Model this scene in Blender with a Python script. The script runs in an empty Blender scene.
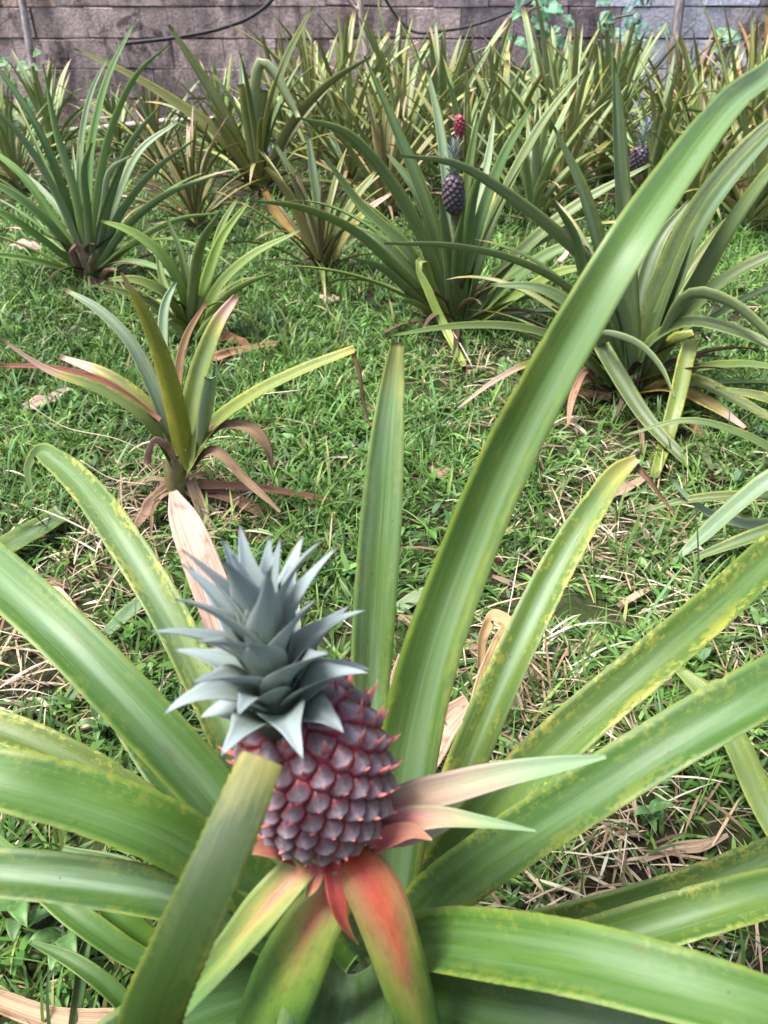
import bpy, math, random
import numpy as np
from mathutils import Vector, Matrix

random.seed(7)
RNG = np.random.default_rng(11)
R = math.radians
scene = bpy.context.scene
COL = scene.collection

# ------------------------------------------------------------------ camera
H = 1.05
PITCH = R(35.0)
F = 759.0
cd = bpy.data.cameras.new("camera")
cam = bpy.data.objects.new("camera", cd)
COL.objects.link(cam)
cam.location = (0, 0, H)
cam.rotation_euler = (math.pi / 2 - PITCH, 0, 0)
cd.sensor_fit = 'VERTICAL'
cd.sensor_height = 36.0
cd.sensor_width = 27.0
cd.lens = 36.0 * F / 1024.0
cd.clip_start = 0.02
cd.clip_end = 500
cd.dof.use_dof = True
cd.dof.focus_distance = 1.15
cd.dof.aperture_fstop = 8.0
scene.camera = cam

# ------------------------------------------------------------------ sky, sun, exposure
SUN_EL, SUN_AZ = R(66), R(-105)          # azimuth measured from +Y towards +X
w = bpy.data.worlds.new("World")
scene.world = w
w.use_nodes = True
nt = w.node_tree
bg = nt.nodes["Background"]
sky = nt.nodes.new("ShaderNodeTexSky")
sky.sky_type = 'NISHITA'
sky.sun_disc = False
sky.sun_elevation = SUN_EL
sky.sun_rotation = SUN_AZ
sky.air_density = 1.0
sky.dust_density = 4.0
sky.ozone_density = 1.0
hsv = nt.nodes.new("ShaderNodeHueSaturation")      # thin bright overcast: the sky's blue is mostly veiled
hsv.inputs['Saturation'].default_value = 0.72
nt.links.new(sky.outputs[0], hsv.inputs['Color'])
nt.links.new(hsv.outputs[0], bg.inputs[0])
bg.inputs[1].default_value = 0.13
ld = bpy.data.lights.new("sun", 'SUN')
ld.energy = 3.9
ld.angle = R(18)
ld.color = (1.0, 0.975, 0.94)
sun = bpy.data.objects.new("sun", ld)
COL.objects.link(sun)
sd = Vector((math.sin(SUN_AZ) * math.cos(SUN_EL), math.cos(SUN_AZ) * math.cos(SUN_EL), math.sin(SUN_EL)))
sun.rotation_euler = sd.to_track_quat('Z', 'Y').to_euler()
sun.location = sd * 20
vs = scene.view_settings
vs.view_transform = 'Standard'
vs.look = 'None'
vs.gamma = 1.0
vs.use_curve_mapping = False
vs.exposure = 1.26
scene.cycles.max_bounces = 8
scene.cycles.transparent_max_bounces = 8

# ------------------------------------------------------------------ pixel -> place helpers
FWD = Vector((0, math.cos(PITCH), -math.sin(PITCH)))
UPV = Vector((0, math.sin(PITCH), math.cos(PITCH)))
CAM = Vector((0, 0, H))


def ray(px, py):
    return Vector(((px - 384) / F, 0, 0)) + UPV * (-(py - 512) / F) + FWD


def at_z(px, py, z=0.0):
    r = ray(px, py)
    return CAM + r * ((z - H) / r.z)


def at_y(px, py, y):
    r = ray(px, py)
    return CAM + r * (y / r.y)


def at_d(px, py, depth):
    return CAM + ray(px, py) * depth


def depth_of(p):
    return (Vector(p) - CAM).dot(FWD)


# ------------------------------------------------------------------ node helpers
def new_mat(name):
    m = bpy.data.materials.new(name)
    m.use_nodes = True
    n = m.node_tree
    n.nodes.clear()
    out = n.nodes.new("ShaderNodeOutputMaterial")
    return m, n, out


def N(n, typ, **kw):
    nd = n.nodes.new(typ)
    for k, v in kw.items():
        setattr(nd, k, v)
    return nd


def L(n, a, b):
    n.links.new(a, b)


def val(n, x):
    return x


def math_n(n, op, a, b=None, c=None, clamp=False):
    nd = N(n, "ShaderNodeMath", operation=op, use_clamp=clamp)
    for i, x in enumerate((a, b, c)):
        if x is None:
            continue
        if isinstance(x, (int, float)):
            nd.inputs[i].default_value = x
        else:
            L(n, x, nd.inputs[i])
    return nd.outputs[0]


def smooth(n, x, lo, hi, to0=0.0, to1=1.0):
    nd = N(n, "ShaderNodeMapRange", interpolation_type='SMOOTHSTEP')
    nd.inputs['From Min'].default_value = lo
    nd.inputs['From Max'].default_value = hi
    nd.inputs['To Min'].default_value = to0
    nd.inputs['To Max'].default_value = to1
    if isinstance(lo, (int, float)):
        pass
    L(n, x, nd.inputs['Value'])
    return nd.outputs['Result']


def mix(n, fac, a, b, blend='MIX'):
    nd = N(n, "ShaderNodeMix", data_type='RGBA', blend_type=blend)
    nd.clamp_factor = True
    for sock, x in ((nd.inputs[0], fac), (nd.inputs[6], a), (nd.inputs[7], b)):
        if isinstance(x, (int, float)):
            sock.default_value = x
        elif isinstance(x, tuple):
            sock.default_value = x if len(x) == 4 else (*x, 1)
        else:
            L(n, x, sock)
    return nd.outputs[2]


def noise(n, vec, scale, detail=3, rough=0.5, dist=0.0):
    nd = N(n, "ShaderNodeTexNoise")
    nd.inputs['Scale'].default_value = scale
    nd.inputs['Detail'].default_value = detail
    nd.inputs['Roughness'].default_value = rough
    nd.inputs['Distortion'].default_value = dist
    if vec is not None:
        L(n, vec, nd.inputs['Vector'])
    return nd.outputs['Fac']


def oattr(n, name):
    nd = N(n, "ShaderNodeAttribute", attribute_type='OBJECT', attribute_name=name)
    return nd.outputs['Fac']


def finish(n, out, color, rough=0.5, spec=0.5, transl=0.0, tcol=None, bump=None, bstr=0.2, bdist=0.002, coat=0.0):
    p = N(n, "ShaderNodeBsdfPrincipled")
    for s, x in (('Base Color', color), ('Roughness', rough)):
        if isinstance(x, (int, float)):
            p.inputs[s].default_value = x
        elif isinstance(x, tuple):
            p.inputs[s].default_value = (*x, 1) if len(x) == 3 else x
        else:
            L(n, x, p.inputs[s])
    p.inputs['Specular IOR Level'].default_value = spec
    if coat:
        p.inputs['Coat Weight'].default_value = coat
        p.inputs['Coat Roughness'].default_value = 0.3
    if bump is not None:
        b = N(n, "ShaderNodeBump")
        b.inputs['Strength'].default_value = bstr
        b.inputs['Distance'].default_value = bdist
        L(n, bump, b.inputs['Height'])
        L(n, b.outputs[0], p.inputs['Normal'])
    if transl > 0:
        t = N(n, "ShaderNodeBsdfTranslucent")
        c = tcol if tcol is not None else color
        if isinstance(c, tuple):
            t.inputs['Color'].default_value = (*c, 1)
        else:
            L(n, c, t.inputs['Color'])
        m = N(n, "ShaderNodeMixShader")
        m.inputs[0].default_value = transl
        L(n, p.outputs[0], m.inputs[1])
        L(n, t.outputs[0], m.inputs[2])
        L(n, m.outputs[0], out.inputs[0])
    else:
        L(n, p.outputs[0], out.inputs[0])
    return p


# ------------------------------------------------------------------ materials
def uv_parts(n):
    """u across (0..1), v along (0..1), under = 1 on the lower face; plus a per-object offset vector"""
    uv = N(n, "ShaderNodeUVMap")
    s = N(n, "ShaderNodeSeparateXYZ")
    L(n, uv.outputs[0], s.inputs[0])
    under = math_n(n, 'GREATER_THAN', s.outputs[0], 1.0)
    u = math_n(n, 'SUBTRACT', s.outputs[0], under)
    v = s.outputs[1]
    oi = N(n, "ShaderNodeObjectInfo")
    off = math_n(n, 'MULTIPLY', oi.outputs['Random'], 37.0)
    return u, v, under, off, oi


def comb(n, x, y, z):
    c = N(n, "ShaderNodeCombineXYZ")
    for i, q in enumerate((x, y, z)):
        if isinstance(q, (int, float)):
            c.inputs[i].default_value = q
        else:
            L(n, q, c.inputs[i])
    return c.outputs[0]


def scl(n, x, k):
    return math_n(n, 'MULTIPLY', x, k)


def leaf_material():
    m, n, out = new_mat("pineapple_leaf")
    u, v, under, off, oi = uv_parts(n)
    base = mix(n, 1.0, oi.outputs['Color'], (0.75, 0.79, 0.54), 'MULTIPLY')
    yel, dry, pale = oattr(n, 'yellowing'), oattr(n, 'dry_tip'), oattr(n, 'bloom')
    ac = scl(n, math_n(n, 'ABSOLUTE', math_n(n, 'SUBTRACT', u, 0.5)), 2.0)     # 0 centre .. 1 margin
    streak = noise(n, comb(n, scl(n, u, 60), scl(n, v, 1.6), off), 1.0, 6, 0.75)
    broad = noise(n, comb(n, scl(n, u, 1.6), scl(n, v, 5.0), off), 1.0, 3, 0.55)
    col = mix(n, smooth(n, streak, 0.3, 0.72), mix(n, 1.0, base, (0.70, 0.74, 0.66), 'MULTIPLY'), mix(n, 1.0, base, (1.24, 1.19, 1.18), 'MULTIPLY'))
    col = mix(n, smooth(n, broad, 0.36, 0.68, 0.0, 0.55), col, mix(n, 1.0, col, (0.66, 0.80, 0.75), 'MULTIPLY'))
    # pale waxy scurf, with the sky's reflection painted in along the trough
    scurf_sheen_n = noise(n, comb(n, scl(n, u, 5), scl(n, v, 2.6), off), 1.0, 4, 0.6)
    scurf_sheen = math_n(n, 'MULTIPLY', smooth(n, scurf_sheen_n, 0.32, 0.74), smooth(n, ac, 0.95, 0.2, 0.25, 0.80))
    scurf_sheen = math_n(n, 'MULTIPLY', scurf_sheen, pale)
    col = mix(n, scurf_sheen, col, (0.215, 0.315, 0.205))
    # yellow-green margins and mottling
    edge = math_n(n, 'MULTIPLY', smooth(n, ac, 0.80, 1.0), smooth(n, noise(n, comb(n, scl(n, u, 1.2), scl(n, v, 7.0), off), 1.0, 4, 0.6), 0.35, 0.65, 0.25, 1.0))
    col = mix(n, scl(n, edge, 0.42), col, (0.30, 0.36, 0.05))
    mot = noise(n, comb(n, scl(n, u, 8.0), scl(n, v, 75.0), off), 1.0, 6, 0.72)
    zone = noise(n, comb(n, scl(n, u, 1.6), scl(n, v, 9.0), math_n(n, 'ADD', off, 3.0)), 1.0, 4, 0.6)
    motm = math_n(n, 'MULTIPLY', smooth(n, math_n(n, 'ADD', scl(n, mot, 0.6), scl(n, zone, 0.55)), 0.585, 0.66), smooth(n, ac, 0.15, 0.9, 0.08, 1.0))
    col = mix(n, math_n(n, 'MULTIPLY', motm, scl(n, yel, 0.8)), col, (0.40, 0.38, 0.06))
    # small specks
    vor = N(n, "ShaderNodeTexVoronoi")
    vor.inputs['Scale'].default_value = 1.0
    L(n, comb(n, scl(n, u, 5), scl(n, v, 46), off), vor.inputs['Vector'])
    spk = math_n(n, 'MULTIPLY', smooth(n, vor.outputs['Distance'], 0.12, 0.06), math_n(n, 'GREATER_THAN', N_sep(n, vor.outputs['Color']), 0.80))
    col = mix(n, scl(n, spk, 0.8), col, (0.05, 0.045, 0.03))
    scr = noise(n, comb(n, scl(n, u, 22), scl(n, v, 6.0), math_n(n, 'ADD', off, 5.0)), 1.0, 6, 0.75, 0.6)
    col = mix(n, smooth(n, scr, 0.66, 0.74, 0, 0.55), col, (0.30, 0.31, 0.24))
    stain = noise(n, comb(n, scl(n, u, 2.2), scl(n, v, 9.0), math_n(n, 'ADD', off, 11.0)), 1.0, 6, 0.7)
    col = mix(n, smooth(n, stain, 0.62, 0.72, 0, 0.45), col, (0.13, 0.085, 0.045))
    # brown-pink dry tip
    ragged = math_n(n, 'ADD', v, scl(n, math_n(n, 'SUBTRACT', noise(n, comb(n, scl(n, u, 4), scl(n, v, 9), off), 1.0, 4, 0.6), 0.5), 0.22))
    thr = math_n(n, 'SUBTRACT', 1.02, dry)
    tipm = math_n(n, 'MULTIPLY', math_n(n, 'SUBTRACT', ragged, thr), 14.0, clamp=True)
    ymask = math_n(n, 'MULTIPLY', math_n(n, 'SUBTRACT', ragged, math_n(n, 'SUBTRACT', thr, 0.10)), 6.0, clamp=True)
    hasdry = math_n(n, 'GREATER_THAN', dry, 0.001)
    col = mix(n, math_n(n, 'MULTIPLY', scl(n, ymask, 0.7), hasdry), col, (0.42, 0.36, 0.08))
    col = mix(n, math_n(n, 'MULTIPLY', tipm, hasdry), col, mix(n, streak, (0.30, 0.17, 0.11), (0.56, 0.39, 0.32)))
    # the lower face is greyer
    col = mix(n, scl(n, math_n(n, 'MULTIPLY', under, pale), 0.3), col, (0.24, 0.28, 0.18))
    rough = math_n(n, 'ADD', scl(n, streak, 0.26), 0.35)
    finish(n, out, col, rough, 0.55, 0.16, mix(n, 1.0, col, (1.3, 1.25, 0.5), 'MULTIPLY'), math_n(n, 'ADD', streak, scl(n, mot, 0.35)), 0.45, 0.0009)
    return m


def N_sep(n, colsock):
    s = N(n, "ShaderNodeSeparateColor")
    L(n, colsock, s.inputs[0])
    return s.outputs[0]


def dry_material():
    m, n, out = new_mat("dried_leaf")
    u, v, under, off, oi = uv_parts(n)
    base = oi.outputs['Color']
    streak = noise(n, comb(n, scl(n, u, 30), scl(n, v, 1.5), off), 1.0, 4, 0.65)
    blot = noise(n, comb(n, scl(n, u, 2), scl(n, v, 7), off), 1.0, 5, 0.65)
    col = mix(n, smooth(n, streak, 0.3, 0.75), mix(n, 1.0, base, (0.55, 0.48, 0.42), 'MULTIPLY'), mix(n, 1.0, base, (1.25, 1.2, 1.15), 'MULTIPLY'))
    col = mix(n, smooth(n, blot, 0.52, 0.70, 0, 0.8), col, mix(n, 1.0, col, (0.45, 0.36, 0.30), 'MULTIPLY'))
    finish(n, out, col, 0.75, 0.25, 0.15, None, streak, 0.7, 0.002)
    return m


def bract_material():
    """peduncle leaves: red near the fruit fading through yellow-green to green"""
    m, n, out = new_mat("red_bract_leaf")
    u, v, under, off, oi = uv_parts(n)
    red = oattr(n, 'redness')
    ac = scl(n, math_n(n, 'ABSOLUTE', math_n(n, 'SUBTRACT', u, 0.5)), 2.0)
    streak = noise(n, comb(n, scl(n, u, 26), scl(n, v, 1.2), off), 1.0, 4, 0.6)
    wob = math_n(n, 'ADD', v, scl(n, math_n(n, 'SUBTRACT', noise(n, comb(n, scl(n, u, 3), scl(n, v, 4), off), 1.0, 3), 0.5), 0.35))
    x = math_n(n, 'SUBTRACT', wob, red)
    x = math_n(n, 'SUBTRACT', x, scl(n, ac, -0.30))
    rp = N(n, "ShaderNodeValToRGB")
    e = rp.color_ramp.elements
    e[0].position = 0.0
    e[0].color = (0.40, 0.045, 0.030, 1)
    e[1].position = 1.0
    e[1].color = (0.06, 0.14, 0.025, 1)
    for p, c in ((0.30, (0.42, 0.105, 0.045, 1)), (0.46, (0.32, 0.17, 0.065, 1)), (0.60, (0.23, 0.25, 0.05, 1)), (0.8, (0.115, 0.20, 0.03, 1))):
        q = e.new(p)
        q.color = c
    L(n, math_n(n, 'ADD', x, 0.5), rp.inputs[0])
    col = mix(n, smooth(n, streak, 0.35, 0.7, 0, 0.35), rp.outputs[0], mix(n, 1.0, rp.outputs[0], (1.25, 1.2, 1.3), 'MULTIPLY'))
    blot = noise(n, comb(n, scl(n, u, 7), scl(n, v, 16), off), 1.0, 5, 0.7)
    col = mix(n, smooth(n, blot, 0.45, 0.7, 0, 0.5), col, mix(n, 1.0, col, (0.62, 0.55, 0.6), 'MULTIPLY'))
    pale = oattr(n, 'bloom')
    col = mix(n, math_n(n, 'MULTIPLY', pale, smooth(n, streak, 0.2, 0.6, 0.55, 1.0)), col, mix(n, smooth(n, wob, 0.25, 0.8), (0.50, 0.27, 0.28), (0.27, 0.37, 0.24)))
    finish(n, out, col, 0.52, 0.4, 0.18, None, math_n(n, 'ADD', streak, blot), 0.4, 0.001)
    return m


def crown_material():
    m, n, out = new_mat("crown_leaf")
    u, v, under, off, oi = uv_parts(n)
    streak = noise(n, comb(n, scl(n, u, 16), scl(n, v, 1.5), off), 1.0, 4, 0.6)
    col = mix(n, smooth(n, v, 0.0, 0.75), (0.20, 0.265, 0.165), (0.200, 0.250, 0.255))
    col = mix(n, smooth(n, streak, 0.3, 0.75, 0, 0.6), col, (0.28, 0.335, 0.345))
    ac = scl(n, math_n(n, 'ABSOLUTE', math_n(n, 'SUBTRACT', u, 0.5)), 2.0)
    col = mix(n, smooth(n, ac, 0.75, 1.0, 0, 0.35), col, (0.30, 0.31, 0.33))
    col = mix(n, smooth(n, v, 0.93, 1.0, 0, 0.55), col, (0.20, 0.13, 0.11))
    finish(n, out, col, 0.46, 0.4, 0.10, None, streak, 0.35, 0.0008)
    return m


def vcol_material(name, attr='col', rough=0.6, spec=0.3, transl=0.0, nscale=None, bstr=0.3, bdist=0.002, sheen=0.0):
    m, n, out = new_mat(name)
    a = N(n, "ShaderNodeAttribute", attribute_name=attr)
    col = a.outputs['Color']
    bump = None
    if nscale:
        tc = N(n, "ShaderNodeTexCoord")
        f = noise(n, tc.outputs['Object'], nscale, 5, 0.6)
        col = mix(n, smooth(n, f, 0.3, 0.72), mix(n, 1.0, col, (0.72, 0.70, 0.70), 'MULTIPLY'), mix(n, 1.0, col, (1.18, 1.18, 1.18), 'MULTIPLY'))
        bump = f
    p = finish(n, out, col, rough, spec, transl, None, bump, bstr, bdist)
    return m


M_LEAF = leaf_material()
M_DRY = dry_material()
M_BRACT = bract_material()
M_CROWN = crown_material()
M_FRUIT = vcol_material("pineapple_rind", rough=0.45, spec=0.4, nscale=260, bstr=0.25, bdist=0.0008)
M_STEM = vcol_material("stem_skin", rough=0.65, spec=0.3, nscale=60)
M_GRASS = vcol_material("grass_blade", rough=0.5, spec=0.35, transl=0.3)
M_STRAW = vcol_material("straw", rough=0.8, spec=0.2)
M_WEED = vcol_material("weed_leaf", rough=0.5, spec=0.4, transl=0.25, nscale=70, bstr=0.2)


# ------------------------------------------------------------------ mesh helpers
def mesh_from(name, verts, quads, uvs=None, cols=None, smooth_shade=True):
    verts = np.asarray(verts, dtype=np.float32)
    quads = np.asarray(quads, dtype=np.int32)
    me = bpy.data.meshes.new(name)
    k = quads.shape[1]
    me.vertices.add(len(verts))
    me.vertices.foreach_set("co", verts.ravel())
    me.loops.add(quads.size)
    me.loops.foreach_set("vertex_index", quads.ravel())
    me.polygons.add(len(quads))
    me.polygons.foreach_set("loop_start", np.arange(0, quads.size, k, dtype=np.int32))
    me.polygons.foreach_set("loop_total", np.full(len(quads), k, dtype=np.int32))
    me.polygons.foreach_set("use_smooth", np.full(len(quads), smooth_shade, dtype=bool))
    if uvs is not None:
        ul = me.uv_layers.new(name="UVMap")
        ul.data.foreach_set("uv", np.asarray(uvs, dtype=np.float32).ravel())
    if cols is not None:
        ca = me.color_attributes.new("col", 'FLOAT_COLOR', 'POINT')
        c = np.ones((len(verts), 4), dtype=np.float32)
        c[:, :3] = cols
        ca.data.foreach_set("color", c.ravel())
    me.update(calc_edges=True)
    return me


def link(name, me, mat, parent=None, loc=None):
    o = bpy.data.objects.new(name, me)
    COL.objects.link(o)
    if mat is not None and me is not None:
        me.materials.append(mat)
    if parent is not None:
        o.parent = parent
    if loc is not None:
        o.location = loc
    return o


def world_base(o):
    p = Vector(o.location)
    while o.parent is not None:
        o = o.parent
        p = p + Vector(o.location)
    return p


def thing(name, label, cat, loc, group=None):
    o = bpy.data.objects.new(name, None)
    o.empty_display_size = 0.05
    COL.objects.link(o)
    o.location = loc
    o['label'] = label
    o['category'] = cat
    if group:
        o['group'] = group
    return o


def tag(o, label, cat, group=None):
    o['label'] = label
    o['category'] = cat
    if group:
        o['group'] = group
    return o


def spline(P, n):
    """non-uniform Catmull-Rom through the points, n samples even in chord length"""
    P = np.array([tuple(p) for p in P], dtype=float)
    d = np.linalg.norm(np.diff(P[:, :3], axis=0), axis=1)
    t = np.concatenate([[0], np.cumsum(np.maximum(d, 1e-6))])
    m = np.zeros_like(P)
    for i in range(len(P)):
        if i == 0:
            m[i] = (P[1] - P[0]) / (t[1] - t[0])
        elif i == len(P) - 1:
            m[i] = (P[-1] - P[-2]) / (t[-1] - t[-2])
        else:
            a = (P[i] - P[i - 1]) / (t[i] - t[i - 1])
            b = (P[i + 1] - P[i]) / (t[i + 1] - t[i])
            h0, h1 = t[i] - t[i - 1], t[i + 1] - t[i]
            m[i] = (a * h1 + b * h0) / (h0 + h1)
    s = np.linspace(0, t[-1], n)
    k = np.clip(np.searchsorted(t, s, side='right') - 1, 0, len(P) - 2)
    h = (t[k + 1] - t[k])
    x = ((s - t[k]) / h)[:, None]
    h = h[:, None]
    out = (2 * x**3 - 3 * x**2 + 1) * P[k] + (x**3 - 2 * x**2 + x) * h * m[k] + (-2 * x**3 + 3 * x**2) * P[k + 1] + (x**3 - x**2) * h * m[k + 1]
    return out, s / t[-1]


def unit(a):
    return a / np.maximum(np.linalg.norm(a, axis=-1, keepdims=True), 1e-9)


def leaf_mesh(C, W, side, origin, trough=0.22, thick=0.0022, K=9, fold=0.0, teeth=0.0, waver=0.0, up=None):
    """C: n x 3 centre line (world), W: n full widths, side: n x 3 width directions -> closed two-faced blade"""
    n = len(C)
    T = unit(np.gradient(C, axis=0))
    S = unit(side - T * np.sum(side * T, axis=1, keepdims=True))
    Nn = unit(np.cross(S, T))
    s = np.linspace(-1, 1, K)
    prof = np.abs(s) ** 1.5
    hw = (W / 2)[:, None]
    if teeth > 0:
        saw = (np.arange(n) % 4) / 3.0
        hw = hw + np.where(np.abs(s)[None, :] > 0.99, teeth * (saw[:, None]), 0.0)
    if n >= 90 and W.max() > 0.02:
        nick = RNG.normal(0, 1, (n, 2)) * 0.00016 - (RNG.uniform(0, 1, (n, 2)) > 0.98) * RNG.uniform(0.0006, 0.002, (n, 2))
        hw = hw + np.where(s[None, :] < -0.99, nick[:, :1], 0) + np.where(s[None, :] > 0.99, nick[:, 1:], 0)
        hw = np.maximum(hw, 0.0002)
    lift = (hw * 2) * trough * (prof[None, :] if fold == 0 else (np.abs(s - fold) / (1 + abs(fold)))[None, :] ** 1.15)
    if waver > 0:
        ph = random.uniform(0, 6)
        vv = np.linspace(0, 1, n)[:, None]
        lift = lift + hw * waver * (np.sin(vv * 17 + ph) * np.maximum(s, 0)[None, :] + np.sin(vv * 13 + ph * 2) * np.maximum(-s, 0)[None, :])
    shrink = 1.0 - 0.5 * trough
    top = C[:, None, :] + S[:, None, :] * (s[None, :] * hw * shrink)[:, :, None] + Nn[:, None, :] * lift[:, :, None]
    th = thick * (1 - 0.85 * np.abs(s) ** 2)[None, :] * np.minimum(1.0, 0.15 + W / max(W.max(), 1e-6))[:, None]
    bot = top - Nn[:, None, :] * th[:, :, None]
    verts = np.concatenate([top.reshape(-1, 3), bot.reshape(-1, 3)]) - np.array(origin)[None, :]
    nb = n * K
    i = np.arange(n - 1)[:, None]
    j = np.arange(K - 1)[None, :]
    a = (i * K + j).ravel()
    v = np.linspace(0, 1, n)
    uu = (s + 1) / 2

    def uvof(idx, under):
        idx = np.asarray(idx)
        ii, jj = idx // K, idx % K
        return np.stack([np.clip(uu[jj], 0.004, 0.996) + (1.0 if under else 0.0), v[ii]], axis=-1)
    qt = np.stack([a, a + K, a + K + 1, a + 1], axis=1)
    qb = np.stack([a, a + 1, a + K + 1, a + K], axis=1)
    # orientation: make the top face normal point along Nn
    quads = [qt[:, ::-1], qb[:, ::-1] + nb]
    uvs = [uvof(qt[:, ::-1], False), uvof(qb[:, ::-1], True)]
    ii = np.arange(n - 1)
    for jj in (0, K - 1):
        e = ii * K + jj
        q = np.stack([e, e + K, e + K + nb, e + nb], axis=1)
        if jj == K - 1:
            q = q[:, ::-1]
        quads.append(q)
        uvs.append(uvof(np.where(q >= nb, q - nb, q), False))
    jj = np.arange(K - 1)
    for r_ in (0, n - 1):
        e = r_ * K + jj
        q = np.stack([e, e + 1, e + 1 + nb, e + nb], axis=1)
        if r_ == 0:
            q = q[:, ::-1]
        q = q[:, ::-1]
        quads.append(q)
        uvs.append(uvof(np.where(q >= nb, q - nb, q), False))
    return verts, np.concatenate(quads), np.concatenate(uvs)


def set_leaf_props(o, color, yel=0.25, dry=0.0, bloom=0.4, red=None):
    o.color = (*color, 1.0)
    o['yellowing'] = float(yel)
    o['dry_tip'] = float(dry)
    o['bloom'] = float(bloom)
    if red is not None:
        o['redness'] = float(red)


def px_leaf(parent, pts, color, mat=None, name='leaf', n=None, trough=0.22, k=0.8, flip=False, yel=0.25, dry=0.0,
            bloom=0.4, red=None, thick=0.0022, teeth=0.0, waver=0.0, label=None, minf=0.6, centre=None, roll=0.0, K=9, fold=0.0):
    """pts: list of (Vector, apparent width in px)"""
    mat = mat or M_LEAF
    P = [(*p, wpx) for p, wpx in pts]
    n = n or 34
    S, v = spline(P, n)
    C, wpx = S[:, :3], np.maximum(S[:, 3], 0.15)
    T = unit(np.gradient(C, axis=0))
    c0 = np.array(centre) if centre is not None else C[0]
    rad = C[-1] - c0
    rad[2] = 0
    rad = rad / max(np.linalg.norm(rad), 1e-6)
    nat = np.cross(rad, np.array([0, 0, 1.0]))
    nat = np.repeat(nat[None, :], n, 0)
    nat = unit(nat - T * np.sum(nat * T, axis=1, keepdims=True))
    view = unit(C - np.array(CAM))
    vw = unit(np.cross(T, view))
    sgn = np.sign(np.sum(nat * vw, axis=1, keepdims=True).mean())
    sgn = sgn if sgn != 0 else 1.0
    side = unit(nat + k * sgn * vw)
    if roll:
        Nn = np.cross(side, T)
        side = unit(side * math.cos(roll) + Nn * math.sin(roll))
    # the trough opens upward / inward
    Nn = np.cross(side, T)
    upref = np.array([0, 0, 1.0]) - 0.6 * rad
    if (np.sum(Nn * upref[None, :], axis=1).mean() < 0) != flip:
        side = -side
    dep = (C - np.array(CAM)) @ np.array(FWD)
    fac = np.sqrt(np.maximum(1e-6, 1 - np.sum(unit(side) * view, axis=1) ** 2))
    Wm = wpx * dep / F / np.maximum(fac, minf)
    org = world_base(parent) if parent is not None else Vector(C[0])
    ve, q, uv = leaf_mesh(C, Wm, side, org, trough, thick, K=K, teeth=teeth, waver=waver, fold=fold)
    me = mesh_from(name, ve, q, uv)
    o = link(name, me, mat, parent, None if parent is not None else org)
    set_leaf_props(o, color, yel, dry, bloom, red)
    if label:
        o['label'] = label
    return o


def jitter(c, a=0.12):
    b = 1 + random.uniform(-a, a)
    return tuple(max(0.004, x * b * (1 + random.uniform(-a, a) * 0.6)) for x in c)


def rosette(parent, n, length, width, colors, e_in=84, e_out=28, droop=(25, 80), segs=16, dry=(0.0, 0.25), yel=(0.1, 0.5),
            bloom=(0.2, 0.6), az0=0.0, base_r=0.02, base_h=0.10, blunt=0.12, mat=None, skip=None, name='leaf', K=7):
    """one whole plant of arching leaves in golden-angle order, outer ones lowest"""
    org = world_base(parent)
    for i in range(n):
        t = i / max(1, n - 1)                        # 0 outer .. 1 inner
        az = az0 + i * 2.39996 + random.uniform(-0.25, 0.25)
        if skip and skip(math.cos(az), math.sin(az), t):
            continue
        e0 = R(e_out + (e_in - e_out) * t ** 0.8 + random.uniform(-8, 8))
        Ln = length * random.uniform(0.72, 1.08) * (0.72 + 0.4 * math.sin(math.pi * min(1, 0.25 + t * 0.7)))
        bend = R(random.uniform(*droop)) * (1.15 - 0.75 * t)
        cut = random.random() < blunt
        vv = np.linspace(0, 1, segs)
        el = e0 - bend * vv ** 1.5
        dl = Ln / (segs - 1)
        drift = random.uniform(-0.35, 0.35)
        azs = az + drift * vv ** 2
        dx = np.cos(el) * np.cos(azs)
        dy = np.cos(el) * np.sin(azs)
        dz = np.sin(el)
        D = np.stack([dx, dy, dz], 1) * dl
        C = np.concatenate([[np.zeros(3)], np.cumsum(D, 0)[:-1]])
        b = np.array([math.cos(az) * base_r * (1.2 - t), math.sin(az) * base_r * (1.2 - t), base_h * t + 0.01])
        C = C + b
        C[:, 2] = np.maximum(C[:, 2], 0.012)
        C = C + np.array(org)
        wp = (0.80 + 0.45 * vv - 0.25 * vv ** 2)
        end = (1 - vv ** 3.0) ** 0.9 if not cut else np.where(vv > 0.97, 0.7, 1.0) * (1 - 0.45 * vv ** 2)
        W = np.maximum(width * random.uniform(0.85, 1.12) * wp * end, 0.0008)
        side = np.stack([np.sin(azs), -np.cos(azs), np.zeros(segs)], 1)
        T = unit(np.gradient(C, axis=0))
        Nn = np.cross(side, T)
        tw = random.uniform(-0.5, 0.5) * vv[:, None]
        side = unit(side * np.cos(tw) + Nn * np.sin(tw))
        Nn = np.cross(side, T)
        if (Nn @ np.array([-math.cos(az) * .6, -math.sin(az) * .6, 1.0])).mean() < 0:
            side = -side
        ve, q, uv = leaf_mesh(C, W, side, org, random.uniform(0.15, 0.3), 0.0018, K=K)
        o = link(name, mesh_from(name, ve, q, uv), mat or M_LEAF, parent)
        set_leaf_props(o, jitter(random.choice(colors)), random.uniform(*yel),
                       max(0.0, random.uniform(*dry)) if not cut else 0.08, random.uniform(*bloom))


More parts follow.
